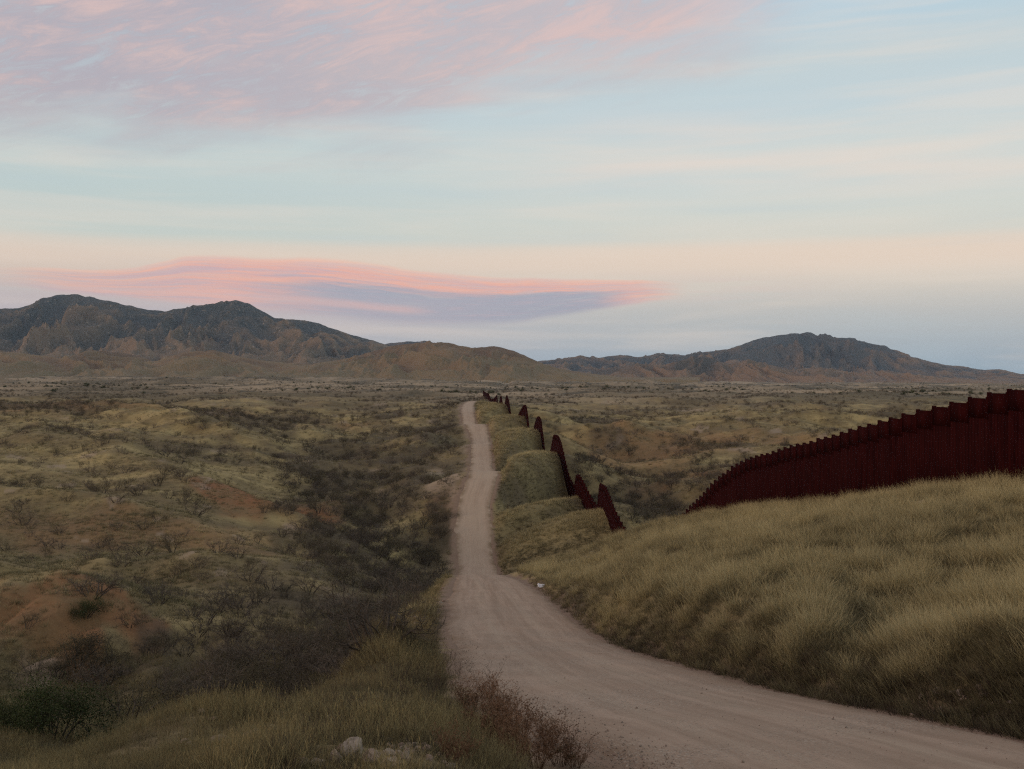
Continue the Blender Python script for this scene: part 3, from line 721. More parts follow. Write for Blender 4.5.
def fence_run(label, y0, y1, PANEL_L, most, H=FH):
    bol_me = boxes_mesh('bollards', bollard_boxes(PANEL_L, H), RUST); plate_me = boxes_mesh('top_plate', plate_boxes(PANEL_L, H), RUST)
    # walk along the line in steps of one panel
    P = []; y = y0
    while y < y1:
        P.append(y); dx = float(fence_x(y + .5) - fence_x(y - .5)); y += PANEL_L / math.sqrt(1 + dx * dx)
    root = thing('border_fence', label, 'fence', (float(fence_x(y0)), y0, float(fence_z(y0))))
    rest_b = []; 
    for i, y in enumerate(P):
        ym = y + PANEL_L * .48; x = float(fence_x(ym)); dx = float(fence_x(ym + .5) - fence_x(ym - .5))
        z = float(ground_z(np.array([x]), np.array([ym]))[0]); ang = math.atan2(1, dx)
        zj = z + random.uniform(-.03, .03)
        if i < most:
            o = link('panel', bol_me, root); o.matrix_world = Matrix.Translation((x, ym, zj)) @ Matrix.Rotation(ang, 4, 'Z')
            o.matrix_parent_inverse = Matrix(); o.location = Vector((x, ym, zj)) - root.location; o.rotation_euler = (0, 0, ang)
            c = link('top_plate', plate_me, o)
        else:
            rest_b.append((x, ym, zj, ang))
    if rest_b:
        V = []; Q = []
        for (x, yy, z, a) in rest_b:
            ca, sa = math.cos(a), math.sin(a)
            for me in (bol_me, plate_me):
                b = len(V)
                for v in me.vertices:
                    V.append((x + ca * v.co.x - sa * v.co.y - root.location.x, yy + sa * v.co.x + ca * v.co.y - root.location.y, z + v.co.z - root.location.z))
                for p in me.polygons: Q.append([b + k for k in p.vertices])
        tag(link('far_panels', mesh_from('far_panels', V, Q, RUST), root), kind='stuff')
    return root
fence_run('dark red steel border fence climbing over the grassy hill at right, nearest stretch', 30, 134, 1.5, 100, 4.5)
fence_run('dark red steel border fence running away in humps over the mounds beside the road', 134.8, 850, 1.5, 98)

# ------------------------------------------------------------------ vegetation: tools
def hit(px, py, y0=4.0, y1=3000.0, n=700):
    """where the lines of sight through these pixels meet the ground"""
    px = np.atleast_1d(np.asarray(px, float)); py = np.atleast_1d(np.asarray(py, float))
    Y = np.exp(np.linspace(math.log(y0), math.log(y1), n))
    X = ((px - CX) / F)[:, None] * Y[None]; Zr = ((CY - py) / F)[:, None] * Y[None]
    G = ground_z(X, np.broadcast_to(Y[None], X.shape))
    h = G >= Zr; i = np.where(h.any(1), h.argmax(1), n - 1)
    i0 = np.maximum(i - 1, 0); r = np.arange(len(px))
    a = (Zr - G)[r, i0]; b = (G - Zr)[r, i]; f = np.clip(a / np.maximum(a + b, 1e-6), 0, 1)
    y = Y[i0] + (Y[i] - Y[i0]) * f; x = (px - CX) / F * y
    return x, y, ground_z(x, y)

class Geo:
    def __init__(self): self.V = []; self.Q = []; self.h = []
    def quad(self, a, b, c, d, ha, hb):
        i = len(self.V); self.V += [a, b, c, d]; self.Q.append((i, i + 1, i + 2, i + 3)); self.h += [ha, ha, hb, hb]
    def blade(self, p, d, L, w, bend, segs, rng):
        """a tapering, bending strip"""
        d = np.array(d, float); d /= np.linalg.norm(d)
        side = np.cross(d, rng.normal(size=3)); side /= np.linalg.norm(side) + 1e-9
        bd = np.array([bend[0], bend[1], -.25 * math.hypot(*bend)])
        prev = np.array(p, float); pw = w
        for s in range(segs):
            dd = d + bd * ((s + 1) / segs); dd /= np.linalg.norm(dd)
            q = prev + dd * L / segs; qw = w * (1 - (s + 1) / segs) ** .8 + w * .06
            self.quad(prev - side * pw / 2, prev + side * pw / 2, q + side * qw / 2, q - side * qw / 2, s / segs, (s + 1) / segs)
            prev = q; pw = qw
        return prev
    def tube(self, a, b, ra, rb, n=4, h0=0, h1=0):
        a = np.array(a, float); b = np.array(b, float); d = b - a; d /= np.linalg.norm(d) + 1e-9
        u = np.cross(d, (.3, .8, .5)); u /= np.linalg.norm(u); v = np.cross(d, u)
        i = len(self.V)
        for (c, r, h) in ((a, ra, h0), (b, rb, h1)):
            for k in range(n):
                an = 2 * math.pi * k / n; self.V.append(c + (u * math.cos(an) + v * math.sin(an)) * r); self.h.append(h)
        for k in range(n): self.Q.append((i + k, i + (k + 1) % n, i + n + (k + 1) % n, i + n + k))
    def mesh(self, name, mat, smooth=False): return mesh_from(name, np.array(self.V), np.array(self.Q), mat, smooth, dict(tip=np.array(self.h)))

def mat_plant(name, a, b_, c, tipc=None, tipk=.5, rough=.85, nscale=.05, wood=False):
    """colour varies from plant to plant, over the land, and towards the tips"""
    m, t, b = principled(name)
    oi = t.new('ShaderNodeObjectInfo')
    pos = t.new('ShaderNodeNewGeometry').outputs['Position']
    n = t.noise(pos, nscale, 4, .6)
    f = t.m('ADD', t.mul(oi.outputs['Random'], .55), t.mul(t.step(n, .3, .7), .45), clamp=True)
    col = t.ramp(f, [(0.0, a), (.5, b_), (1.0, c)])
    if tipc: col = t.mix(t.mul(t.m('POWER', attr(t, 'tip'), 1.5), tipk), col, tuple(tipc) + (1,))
    t.put(b.inputs['Base Color'], col)
    b.inputs['Roughness'].default_value = rough
    return m
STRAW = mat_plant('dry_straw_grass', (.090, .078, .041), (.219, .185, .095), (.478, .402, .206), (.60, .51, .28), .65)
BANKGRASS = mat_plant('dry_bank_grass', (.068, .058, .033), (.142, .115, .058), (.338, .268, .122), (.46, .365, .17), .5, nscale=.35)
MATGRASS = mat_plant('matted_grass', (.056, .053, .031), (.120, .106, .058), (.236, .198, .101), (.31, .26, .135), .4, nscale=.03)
DARKGRASS = mat_plant('dark_grass', (.052, .043, .027), (.088, .072, .042), (.134, .104, .057))
RUSSET = mat_plant('russet_weed', (.085, .048, .028), (.130, .070, .037), (.185, .100, .055), (.20, .11, .06), .5, nscale=.8)
DARKWEED = mat_plant('dead_dark_weed', (.040, .030, .022), (.065, .048, .033), (.095, .07, .045), nscale=.8)
BARK = mat_plant('grey_brown_bark', (.055, .044, .034), (.085, .067, .052), (.120, .097, .076), nscale=.1)
TWIG = mat_plant('grey_brown_twigs', (.050, .042, .032), (.090, .074, .057), (.165, .133, .102), (.22, .18, .14), .5, nscale=.05)
OLIVE = mat_plant('dull_olive_leaves', (.052, .046, .027), (.080, .068, .040), (.115, .095, .056), nscale=.05)
GREEN = mat_plant('dark_green_leaves', (.018, .026, .010), (.032, .044, .015), (.055, .068, .022), (.075, .090, .028), .5, nscale=1.2)
WEEDGREEN = mat_plant('small_green_weed', (.03, .06, .018), (.04, .08, .02), (.06, .10, .03))

def tuft(name, n, h, spread, w, mat, seed, segs=3, lean=.35, seedheads=0):
    g = Geo(); r = np.random.default_rng(seed)
    wind = r.normal(size=2) * .12
    for i in range(n):
        a = r.uniform(0, 2 * math.pi); q = spread * math.sqrt(r.uniform())
        out = np.array([math.cos(a), math.sin(a)])
        p = np.array([out[0] * q, out[1] * q, -.04])
        tilt = lean * (q / spread) * r.uniform(.4, 1.2)
        d = (out[0] * tilt + r.normal() * .20, out[1] * tilt + r.normal() * .20, 1)
        e = g.blade(p, d, h * r.uniform(.45, 1.1), w * r.uniform(.7, 1.3), out * r.uniform(.0, .6) + wind + r.normal(size=2) * .22, segs, r)
        if i < seedheads:
            for k in range(5):
                g.blade(e + np.array([0, 0, -.015 * k]), (r.normal() * .6, r.normal() * .6, 1), .05, .006, (0, 0), 1, r)
    return bpy.data.objects.new(name, g.mesh(name, mat))

def grow(g, p, d, L, r0, level, rng, ends, up=.15, kids=(2, 4), spread=.65, n=4):
    segs = 3; d = np.array(d, float); d /= np.linalg.norm(d); p = np.array(p, float); r = r0
    for s in range(segs):
        d = d + rng.normal(size=3) * .16 + np.array([0, 0, up]) * .3; d /= np.linalg.norm(d)
        q = p + d * L / segs; r2 = r * .82
        g.tube(p, q, r, r2, n)
        if level > 0 and s > 0 and rng.uniform() < .6:
            e = d + rng.normal(size=3) * spread; grow(g, q, e, L * rng.uniform(.45, .7), r2 * .55, level - 1, rng, ends, up, kids, spread, max(3, n - 1))
        p, r = q, r2
    ends.append((p, d, r))
    if level > 0:
        for k in range(rng.integers(*kids)):
            e = d + rng.normal(size=3) * spread; grow(g, p, e, L * rng.uniform(.5, .8), r * .7, level - 1, rng, ends, up, kids, spread, max(3, n - 1))
def shrub_meshes(seed, h, stems, levels, twig_n, twig_l, twig_w, leaf_n, leaf_s, leafmat, flat=.9, spread=.65):
    """stems, and a fuzz of twigs (with leaves when leaf_n > 0)"""
    rng = np.random.default_rng(seed); g = Geo(); tw = Geo(); ends = []
    for i in range(stems):
        a = 2 * math.pi * (i + rng.uniform(-.3, .3)) / stems; t = rng.uniform(.35, 1.1) * flat
        grow(g, (.06 * math.cos(a) * h, .06 * math.sin(a) * h, -.15), (math.cos(a) * t, math.sin(a) * t, 1), h * rng.uniform(.34, .5), h * .018, levels, rng, ends, spread=spread)
    for (p, d, r) in ends:
        for k in range(twig_n):
            dd = d * .6 + rng.normal(size=3) * .65 + np.array([0, 0, .25])
            tw.blade(p - d * rng.uniform(0, .12) * h, dd, twig_l * h * rng.uniform(.5, 1.2), twig_w * h, rng.normal(size=2) * .25, 2, rng)
        for k in range(leaf_n):
            c = p + rng.normal(size=3) * h * .085; s = leaf_s * h * rng.uniform(.5, 1.3)
            u = rng.normal(size=3); u /= np.linalg.norm(u); v = np.cross(u, rng.normal(size=3)); v /= np.linalg.norm(v)
            ht = float(np.clip(c[2] / h, 0, 1))
            tw.quad(c - u * s * .5, c + v * s * .28, c + u * s * .5, c - v * s * .28, ht, ht)
    return g.mesh('stems', BARK), tw.mesh('twigs', leafmat)
def join(a, b, name):
    V = np.concatenate([np.array([v.co for v in a.vertices]), np.array([v.co for v in b.vertices])])
    Q = [list(p.vertices) for p in a.polygons] + [[k + len(a.vertices) for k in p.vertices] for p in b.polygons]
    tip = np.concatenate([np.zeros(len(a.vertices)), np.array([d.value for d in b.attributes['tip'].data])])
    me = mesh_from(name, V, Q, b.materials[0], False, dict(tip=tip)); me.materials.append(a.materials[0])
    mi = np.zeros(len(Q), np.int32); mi[:len(a.polygons)] = 1; me.polygons.foreach_set('material_index', mi)
    return me

def scatter(name, protos, x, y, z, scl, rot, idx, label, cat, tilt=None):
    """one object: many copies of the prototypes on points that carry scale, turn and kind"""
    me = bpy.data.meshes.new(name); n = len(x)
    me.vertices.add(n); me.vertices.foreach_set('co', np.stack([x, y, z], -1).astype(np.float32).ravel())
    for k, a in (('scl', scl), ('rot', rot)):
        at = me.attributes.new(k, 'FLOAT', 'POINT'); at.data.foreach_set('value', np.asarray(a, np.float32))
    at = me.attributes.new('idx', 'INT', 'POINT'); at.data.foreach_set('value', np.asarray(idx, np.int32))
    o = link(name, me)
    ng = bpy.data.node_groups.new(name + '_scatter', 'GeometryNodeTree')
    ng.interface.new_socket('Geometry', in_out='INPUT', socket_type='NodeSocketGeometry'); ng.interface.new_socket('Geometry', in_out='OUTPUT', socket_type='NodeSocketGeometry')
    N = ng.nodes; L = ng.links
    gi = N.new('NodeGroupInput'); go = N.new('NodeGroupOutput')
    iop = N.new('GeometryNodeInstanceOnPoints'); jn = N.new('GeometryNodeJoinGeometry')
    for p in reversed(protos):
        oi = N.new('GeometryNodeObjectInfo'); oi.inputs['Object'].default_value = p; oi.inputs['As Instance'].default_value = True
        L.new(oi.outputs['Geometry'], jn.inputs[0])
    def na(k, typ):
        nd = N.new('GeometryNodeInputNamedAttribute'); nd.data_type = typ; nd.inputs[0].default_value = k; return nd.outputs[0]
    L.new(gi.outputs[0], iop.inputs['Points']); L.new(jn.outputs[0], iop.inputs['Instance'])
    iop.inputs['Pick Instance'].default_value = True
    L.new(na('idx', 'INT'), iop.inputs['Instance Index']); L.new(na('scl', 'FLOAT'), iop.inputs['Scale'])
    cx = N.new('ShaderNodeCombineXYZ'); L.new(na('rot', 'FLOAT'), cx.inputs[2]); L.new(cx.outputs[0], iop.inputs['Rotation'])
    L.new(iop.outputs[0], go.inputs[0])
    md = o.modifiers.new('scatter', 'NODES'); md.node_group = ng
    return tag(o, label, cat, kind='stuff')

# ------------------------------------------------------------------ grass
def sample(n, pxr, yr, keep):
    px = RNG.uniform(*pxr, n); Y = np.exp(RNG.uniform(math.log(yr[0]), math.log(yr[1]), n)); x = (px - CX) / F * Y
    d, w = road_dist(x, Y)
    k = RNG.uniform(size=n) < keep(px, Y, x, d, w)
    x, Y = x[k], Y[k]; return x, Y, ground_z(x, Y), px[k]
def off_road(d, w, y, lo=.25, hi=1.4): return np.where(y < 650, sstep(lo, hi, np.abs(d) - w + .35 * fbm(y / 1.3, d / 1.3, 201, 3)), 1.0)

# the near grassy hill, right
def keep_hill(px, Y, x, d, w):
    pt = .62 + .5 * fbm(x / 2.5, Y / 2.5, 210, 3)
    return (d > 0) * off_road(d, w, Y, .15, .75) * np.clip(pt, .12, 1)
hill = [tuft('hill_tuft', 42, .68, .22, .0072, STRAW, 300 + i, 3, .6, 4) for i in range(4)] + [tuft('hill_tuft', 46, .36, .26, .010, MATGRASS if i < 2 else DARKGRASS, 310 + i, 2, .9) for i in range(3)]
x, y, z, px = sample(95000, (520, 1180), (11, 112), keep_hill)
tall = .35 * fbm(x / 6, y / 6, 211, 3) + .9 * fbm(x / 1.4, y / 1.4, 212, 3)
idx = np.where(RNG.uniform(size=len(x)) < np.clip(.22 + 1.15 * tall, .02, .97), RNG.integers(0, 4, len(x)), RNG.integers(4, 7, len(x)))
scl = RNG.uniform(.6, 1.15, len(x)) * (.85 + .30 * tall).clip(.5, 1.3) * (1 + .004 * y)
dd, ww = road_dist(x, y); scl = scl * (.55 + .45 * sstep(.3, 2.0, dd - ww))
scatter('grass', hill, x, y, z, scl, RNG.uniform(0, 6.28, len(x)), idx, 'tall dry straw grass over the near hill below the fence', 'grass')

# low dark weeds at the foot of the right bank
def keep_foot(px, Y, x, d, w): return np.exp(-((d - w - .55) / .45) ** 2) * (d > w + .02) * np.clip(.6 + .6 * fbm(x / 2, Y / 2, 215, 3), .1, 1)
foot = [tuft('foot_weed', 26, .26, .16, .010, DARKWEED, 350 + i, 2, .8) for i in range(2)] + [tuft('foot_weed', 26, .30, .16, .009, MATGRASS, 353 + i, 2, .7) for i in range(2)]
x, y, z, px = sample(160000, (530, 1180), (9, 90), keep_foot)
scatter('weeds', foot, x, y, z, RNG.uniform(.5, 1.1, len(x)), RNG.uniform(0, 6.28, len(x)), RNG.integers(0, 4, len(x)), 'low dark weeds along the foot of the right road bank', 'weeds')

# the near bank, left
def keep_bank(px, Y, x, d, w):
    pt = .4 + .75 * fbm(x / 1.3, Y / 1.3, 220, 3)
    rub = (1 - .9 * sstep(1.3, .6, np.hypot((px - 375) / 75, (Y - 6.9) / .9))) * (1 - .6 * sstep(1.3, .6, np.hypot((px - 225) / 45, (Y - 7.7) / .5)))
    return (d < 0) * off_road(d, w, Y, .1, .8) * np.clip(pt, np.where(Y > 9.5, .5, .22), 1) * sstep(60, 35, Y) * rub
bank = [tuft('bank_tuft', 22, .46, .13, .0052, BANKGRASS, 330 + i, 3, .30, 4) for i in range(4)] + [tuft('bank_tuft', 30, .22, .16, .006, MATGRASS, 340 + i, 2, .8) for i in range(3)] + [tuft('bank_tuft', 12, .42, .12, .006, DARKWEED, 345 + i, 3, .5) for i in range(2)]
x, y, z, px = sample(85000, (-200, 520), (3.4, 60), keep_bank)
xb, yb, zb, pb = sample(60000, (-220, 440), (17, 62), lambda px, Y, x, d, w: (d < 0) * off_road(d, w, Y, .1, .8) * np.clip(.6 + .6 * fbm(x / 3, Y / 3, 222, 3), .2, 1))
x, y, z, px = (np.concatenate(q) for q in ((x, xb), (y, yb), (z, zb), (px, pb)))
gold = fbm(x / 2.2, y / 2.2, 221, 3)
u = RNG.uniform(size=len(x))
pd = np.where(px > 270, .30, .14)
idx = np.where(u < pd, RNG.integers(7, 9, len(x)), np.where(u < np.clip(.5 + .6 * gold, .15, .9), RNG.integers(0, 4, len(x)), RNG.integers(4, 7, len(x))))
scl = RNG.uniform(.55, 1.1, len(x)) * (1 + .006 * y) * np.where(y < 7.5, .5, np.where(y < 18, .62, .9)) * np.where(y > 17, 1.15, .62 + .38 * sstep(140, 290, px))
scatter('grass', bank, x, y, z, scl, RNG.uniform(0, 6.28, len(x)), idx, 'thin dry grass and weeds on the roadside bank at bottom', 'grass')

# open country
def keep_far(px, Y, x, d, w):
    pt = .5 + .8 * fbm(x / 14, Y / 14, 230, 4)
    hillz = (d > 0) & (Y < 105)
    return off_road(d, w, Y, .2, 1.6) * np.clip(pt, .08, 1) * (~hillz)
far = [tuft('low_tuft', 26, .50, .32, .022, MATGRASS, 360 + i, 2, .8) for i in range(4)] + [tuft('low_tuft', 20, .62, .26, .022, STRAW, 370 + i, 2, .6) for i in range(2)]
x, y, z, px = sample(150000, (-150, 1180), (36, 520), keep_far)
idx = np.where(RNG.uniform(size=len(x)) < .28 + .3 * fbm(x / 25, y / 25, 231, 3), RNG.integers(4, 6, len(x)), RNG.integers(0, 4, len(x)))
scl = RNG.uniform(.5, 1.0, len(x)) * (.75 + .0028 * np.minimum(y, 400))
scatter('grass', far, x, y, z, scl, RNG.uniform(0, 6.28, len(x)), idx, 'low dry tufts of grass over the mounds and slopes beyond', 'grass')

def keep_mound(px, Y, x, d, w):
    xf = fence_x(np.clip(Y, 10, 860))
    return (d > 0) * (x < xf + .3) * off_road(d, w, Y, .1, .9) * np.clip(.55 + .8 * fbm(x / 5, Y / 5, 235, 3), .15, 1)
x, y, z, px = sample(90000, (455, 625), (112, 560), keep_mound)
dd, ww = road_dist(x, y); xr_ = road_x(y); xf_ = fence_x(y)
ss = ridge_s(y, np.clip((x - xr_ - ww) / (xf_ - xr_ - ww), 0, 1))
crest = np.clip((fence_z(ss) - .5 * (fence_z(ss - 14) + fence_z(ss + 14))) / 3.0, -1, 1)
far = far + [tuft('dark_tuft', 24, .45, .30, .022, DARKGRASS, 380 + i, 2, .8) for i in range(2)]
u = RNG.uniform(size=len(x)); pc = np.clip(.04 + 1.2 * (crest - .12), .02, .92); pd = np.clip(.45 - .9 * crest, 0, .95)  # darker tufts in the troughs, paler straw tufts towards the crests
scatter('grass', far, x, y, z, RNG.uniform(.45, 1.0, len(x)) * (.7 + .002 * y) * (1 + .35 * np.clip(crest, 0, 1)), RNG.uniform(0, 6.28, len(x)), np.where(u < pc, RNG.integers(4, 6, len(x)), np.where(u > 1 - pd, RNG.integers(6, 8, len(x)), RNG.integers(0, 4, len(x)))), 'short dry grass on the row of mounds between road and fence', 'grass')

# ------------------------------------------------------------------ shrubs
bare = [shrub_meshes(400 + i, 2.0, 7, 2, 4, .16, .0060, 0, 0, TWIG) for i in range(5)]
leafy = [shrub_meshes(420 + i, 2.0, 6, 2, 2, .14, .006, 22, .026, OLIVE, .8) for i in range(3)]
dense = [shrub_meshes(440 + i, 2.0, 8, 2, 2, .10, .005, 80, .026, GREEN, .62, .7) for i in range(2)]
PROTO = {'bare': bare, 'leafy': leafy, 'green': dense}
JOINED = {k: [join(a, b, k + '_shrub') for a, b in v] for k, v in PROTO.items()}
random.seed(5)
def put_shrub(kind, x, y, z, size, label, group=None, split=False, flat=1.0, v=None):
    """size: height in metres"""
    i = random.randrange(len(PROTO[kind])) if v is None else v
    s = size / 2.0; rz = random.uniform(0, 6.28); sc = (s * flat * random.uniform(.9, 1.15), s * flat * random.uniform(.9, 1.15), s)
    nm = {'bare': 'bare_shrub', 'leafy': 'olive_shrub', 'green': 'green_bush'}[kind]
    if split:
        r = thing(nm, label, 'shrub' if kind != 'green' else 'bush', (x, y, z - .05), rz, group); r.scale = sc
        link('stems', PROTO[kind][i][0], r); link('foliage' if kind != 'bare' else 'twigs', PROTO[kind][i][1], r)
    else:
        r = link(nm, JOINED[kind][i], None, (x, y, z - .05)); r.rotation_euler = (0, 0, rz); r.scale = sc
        tag(r, label, 'shrub' if kind != 'green' else 'bush', group)
    return r
# ones that stand out in the photo: kind, column, row of the foot, height in pixels, width factor, label
HAND = [
    ('green', 52, 744, 80, .9, 'dense dark green bush in the wash at the lower left edge'),
    ('green', 2, 735, 50, .8, 'dark green bush half cut off at the left edge, beside the larger green bush'),
    ('leafy', 128, 722, 62, 1.0, 'dark olive shrub behind the bank grass, just right of the green bush'),
    ('bare', 215, 705, 62, 1.25, 'wide bare grey shrub with fanning branches behind the golden bank grass'),
    ('bare', 172, 700, 48, 1.2, 'bare grey shrub between the dark olive shrub and the wide fanning one'),
    ('bare', 275, 672, 50, 1.2, 'bare brown shrub at the top edge of the golden bank grass'),
    ('bare', 322, 650, 46, 1.2, 'dusky bare shrub in the wash above the middle of the grass bank'),
    ('bare', 90, 690, 40, 1.2, 'low bare shrub in the wash below the pale eroded gully'),
    ('green', 86, 617, 24, 1.1, 'round dark green bush on the red soil mound'),
    ('leafy', 28, 628, 22, 1.1, 'dark shrub on the red soil mound above the pale gully'),
    ('bare', 122, 566, 26, 1.0, 'upright bare shrub standing on the terrace crest above the red mound'),
    ('bare', 198, 568, 20, 1.0, 'bare shrub with open crown on the terrace crest, second from the upright one'),
    ('leafy', 178, 576, 18, 1.2, 'low dark shrub on the terrace below the open crowned shrub'),
    ('leafy', 250, 570, 17, 1.2, 'low dark rounded shrub at the right end of the terrace crest'),
    ('bare', 402, 612, 44, .8, 'tall thin bare bush beside the road shoulder with dark upright stems'),
    ('leafy', 436, 560, 17, 1.4, 'low dark shrub at the left road edge where the road dips'),
    ('bare', 418, 590, 26, 1.5, 'dark twiggy shrub left of the road just before its crest'),
    ('bare', 385, 585, 28, 1.4, 'dark twiggy shrub one step farther left of the road crest'),
    ('leafy', 350, 586, 26, 1.4, 'olive shrub in the wash above the bare brown shrubs'),
    ('bare', 18, 512, 20, 1.0, 'bare shrub near the left edge on the open slope'),
    ('leafy', 55, 455, 9, 1.3, 'small dark shrub alone high on the open left slope'),
    ('bare', 68, 500, 12, 1.2, 'lone small bare shrub half way up the left slope'),
    ('leafy', 135, 496, 10, 1.1, 'small dark shrub alone in the middle of the left slope'),
    ('bare', 166, 456, 16, 1.1, 'larger bare shrub high on the left slope near the ridge'),
    ('leafy', 630, 455, 13, 1.2, 'round shrub on the bare slope beyond the humped fence'),
    ('bare', 690, 440, 10, 1.4, 'shrub on the pale ridge crest beyond the fence'),
    ('bare', 740, 440, 10, 1.3, 'bare shrub on the tan ridge above the near fence'),
    ('bare', 700, 475, 15, 1.5, 'wide grey shrub behind the near fence where it drops out of sight'),
    ('bare', 600, 462, 20, 1.3, 'grey shrub right of the tall fence hump'),
    ('leafy', 648, 520, 18, 1.5, 'dark shrub in the hollow between the two stretches of fence'),
    ('leafy', 672, 512, 16, 1.5, 'dark shrub in the hollow, close to where the near fence emerges'),
]
for kind, px, py, hpx, fl, lab in HAND:
    x, y, z = (float(a[0]) for a in hit(px, py, 19.0 if py > 660 else 4.0))
    put_shrub(kind, x, y, z, hpx / F * y, lab, None, y < 140, fl)
# and the many that dot each slope and wash
def many(n, area, hm, kinds, label, group, jit=.35):
    out = []
    P = []
    tries = 0
    while len(P) < n and tries < n * 60:
        tries += 1
        px = random.uniform(area[0], area[1]); py = area[2] + (area[3] - area[2]) * random.random() ** area[4]
        if all(abs(px - q[0]) / 9 + abs(py - q[1]) / 4 > 1 for q in P): P.append((px, py))
    x, y, z = hit([p[0] for p in P], [p[1] for p in P])
    d, w = road_dist(x, y)
    for i in range(len(P)):
        if y[i] < 650 and abs(d[i]) < w[i] + 1.6: continue
        if 100 < y[i] < 640 and 0 < d[i] and x[i] < fence_x(y[i]) + 2: continue
        if y[i] < 110 and d[i] > 0: continue
        if y[i] < 20: continue
        k = random.choice(kinds)
        put_shrub(k, float(x[i]), float(y[i]), float(z[i]), hm * random.uniform(1 - jit, 1 + jit), label, group, y[i] < 60, random.uniform(1.0, 1.4))
many(76, (0, 330, 412, 560, 1.2), 2.1, ['bare', 'bare', 'leafy'], 'small dark shrub dotted over the open grassy slope left of the wash', 'shrubs dotted over the left slope')
many(74, (300, 462, 415, 560, .9), 2.3, ['bare', 'bare', 'leafy'], 'dark twiggy shrub crowding the brushy wash left of the road', 'shrubs crowding the wash beside the road')
many(44, (90, 440, 572, 690, .8), 1.9, ['bare'], 'dusky bare shrub in the dark thicket behind the grass bank', 'shrubs of the near thicket')
many(26, (30, 330, 640, 706, .9), 1.7, ['leafy', 'bare', 'leafy'], 'dark olive or bare shrub crowding the bottom of the wash behind the bank', 'shrubs in the bottom of the wash')
many(50, (560, 760, 408, 530, 1.1), 2.2, ['bare', 'leafy', 'bare'], 'grey shrub on the tan slopes and hollow beyond the fence', 'shrubs beyond the fence')
# shrubland farther off and filling the thickets
def keep_sh(px, Y, x, d, w):
    v = fbm(x / (18 + .05 * Y), Y / (14 + .045 * Y), 240, 4)
    wash = .7 * soft_blob(px, Y, 385, 190, 100, .9, 53, .7) + .75 * soft_blob(px, Y, 655, 185, 70, .3, 54, .6) + .15 * soft_blob(px, Y, 320, 62, 200, .4, 52, .5)
    p = np.clip(.20 + .95 * v, .07, .9) * np.where((px < 270) & (Y < 270), .35, 1) * sstep(85, 200, Y) * (.6 + .75 * sstep(180, 380, Y) + .8 * sstep(360, 480, Y)) + np.clip(wash, 0, 1) * sstep(420, 300, Y) * .42
    xf = fence_x(np.clip(Y, 10, 860))
    strip = (d > -w) & (x < xf + 2) & (Y < 640)
    return off_road(d, w, Y, 1.2, 3.0) * p * ~strip * ~((d > 0) & (Y < 115)) * ~((px < 200) & (Y < 85))
x, y, z, px = sample(95000, (-200, 1230), (34, 4200), keep_sh)
pro = [bpy.data.objects.new('shrub_kind', m) for m in JOINED['bare'][:4] + JOINED['leafy']]
u = RNG.uniform(size=len(x))
idx = np.where(u < .72, RNG.integers(0, 4, len(x)), RNG.integers(4, 7, len(x)))
scl = RNG.uniform(.5, 1.15, len(x)) * (1 + .55 * sstep(500, 2500, y))
scatter('shrubland', pro, x, y, z - .05, scl, RNG.uniform(0, 6.28, len(x)), idx, 'countless small dark shrubs over the plain and in the thickets', 'shrubland')

x, y, z, px = sample(15000, (-200, 1230), (850, 5200), lambda px, Y, x, d, w: np.clip(.12 + 1.1 * fbm(x / 260, Y / 160, 260, 4), .03, .9))
scatter('woodland', [bpy.data.objects.new('tree_kind', m) for m in JOINED['leafy'] + JOINED['green']], x, y, z - .1, RNG.uniform(.9, 2.1, len(x)) * (1 + .5 * sstep(1500, 4000, y)), RNG.uniform(0, 6.28, len(x)), RNG.integers(0, 5, len(x)), 'dark little trees dotted over the far plain below the mountains', 'trees')

# ------------------------------------------------------------------ russet weeds and dead stalks on the near bank
def weed_mesh(seed, n, h, mat, heads=True):
    g = Geo(); r = np.random.default_rng(seed)
    for i in range(n):
        a = r.uniform(0, 6.28); t = r.uniform(.05, .6)
        p = np.array([.05 * math.cos(a), .05 * math.sin(a), -.04]); d = np.array([math.cos(a) * t, math.sin(a) * t, 1.])
        L = h * r.uniform(.55, 1.1)
        e = g.blade(p, d, L, .0055, r.normal(size=2) * .12, 3, r)
        for k in range(9):
            q = p + (e - p) * r.uniform(.35, 1.0); b = g.blade(q, (r.normal() * .7, r.normal() * .7, .9), h * r.uniform(.10, .26), .004, r.normal(size=2) * .2, 2, r)
            if heads:
                for m in range(3): g.blade(q + (b - q) * r.uniform(.4, 1), r.normal(size=3), .018, .010, (0, 0), 1, r)
    return g.mesh('weed', mat)
wm = [weed_mesh(500 + i, 46, .5, RUSSET) for i in range(3)]
WEEDS = [(560, 765, 40), (535, 768, 44), (512, 764, 48), (548, 745, 34), (520, 738, 42), (494, 752, 48), (500, 722, 38), (478, 742, 46), (470, 712, 34), (488, 698, 26), (575, 768, 26), (458, 766, 44)]
xs, ys_, zs = hit([a[0] for a in WEEDS], [a[1] for a in WEEDS])
for i, (px_, py_, hp) in enumerate(WEEDS):
    o = link('russet_weed', wm[i % 3], None, (xs[i], ys_[i], zs[i])); s = hp / F * ys_[i] / .5; o.scale = (s * 1.25, s * 1.25, s); o.rotation_euler = (0, 0, random.uniform(0, 6))
    tag(o, 'bushy russet brown weed clump along the left road edge at the bottom', 'weed', 'russet weeds at the road edge')
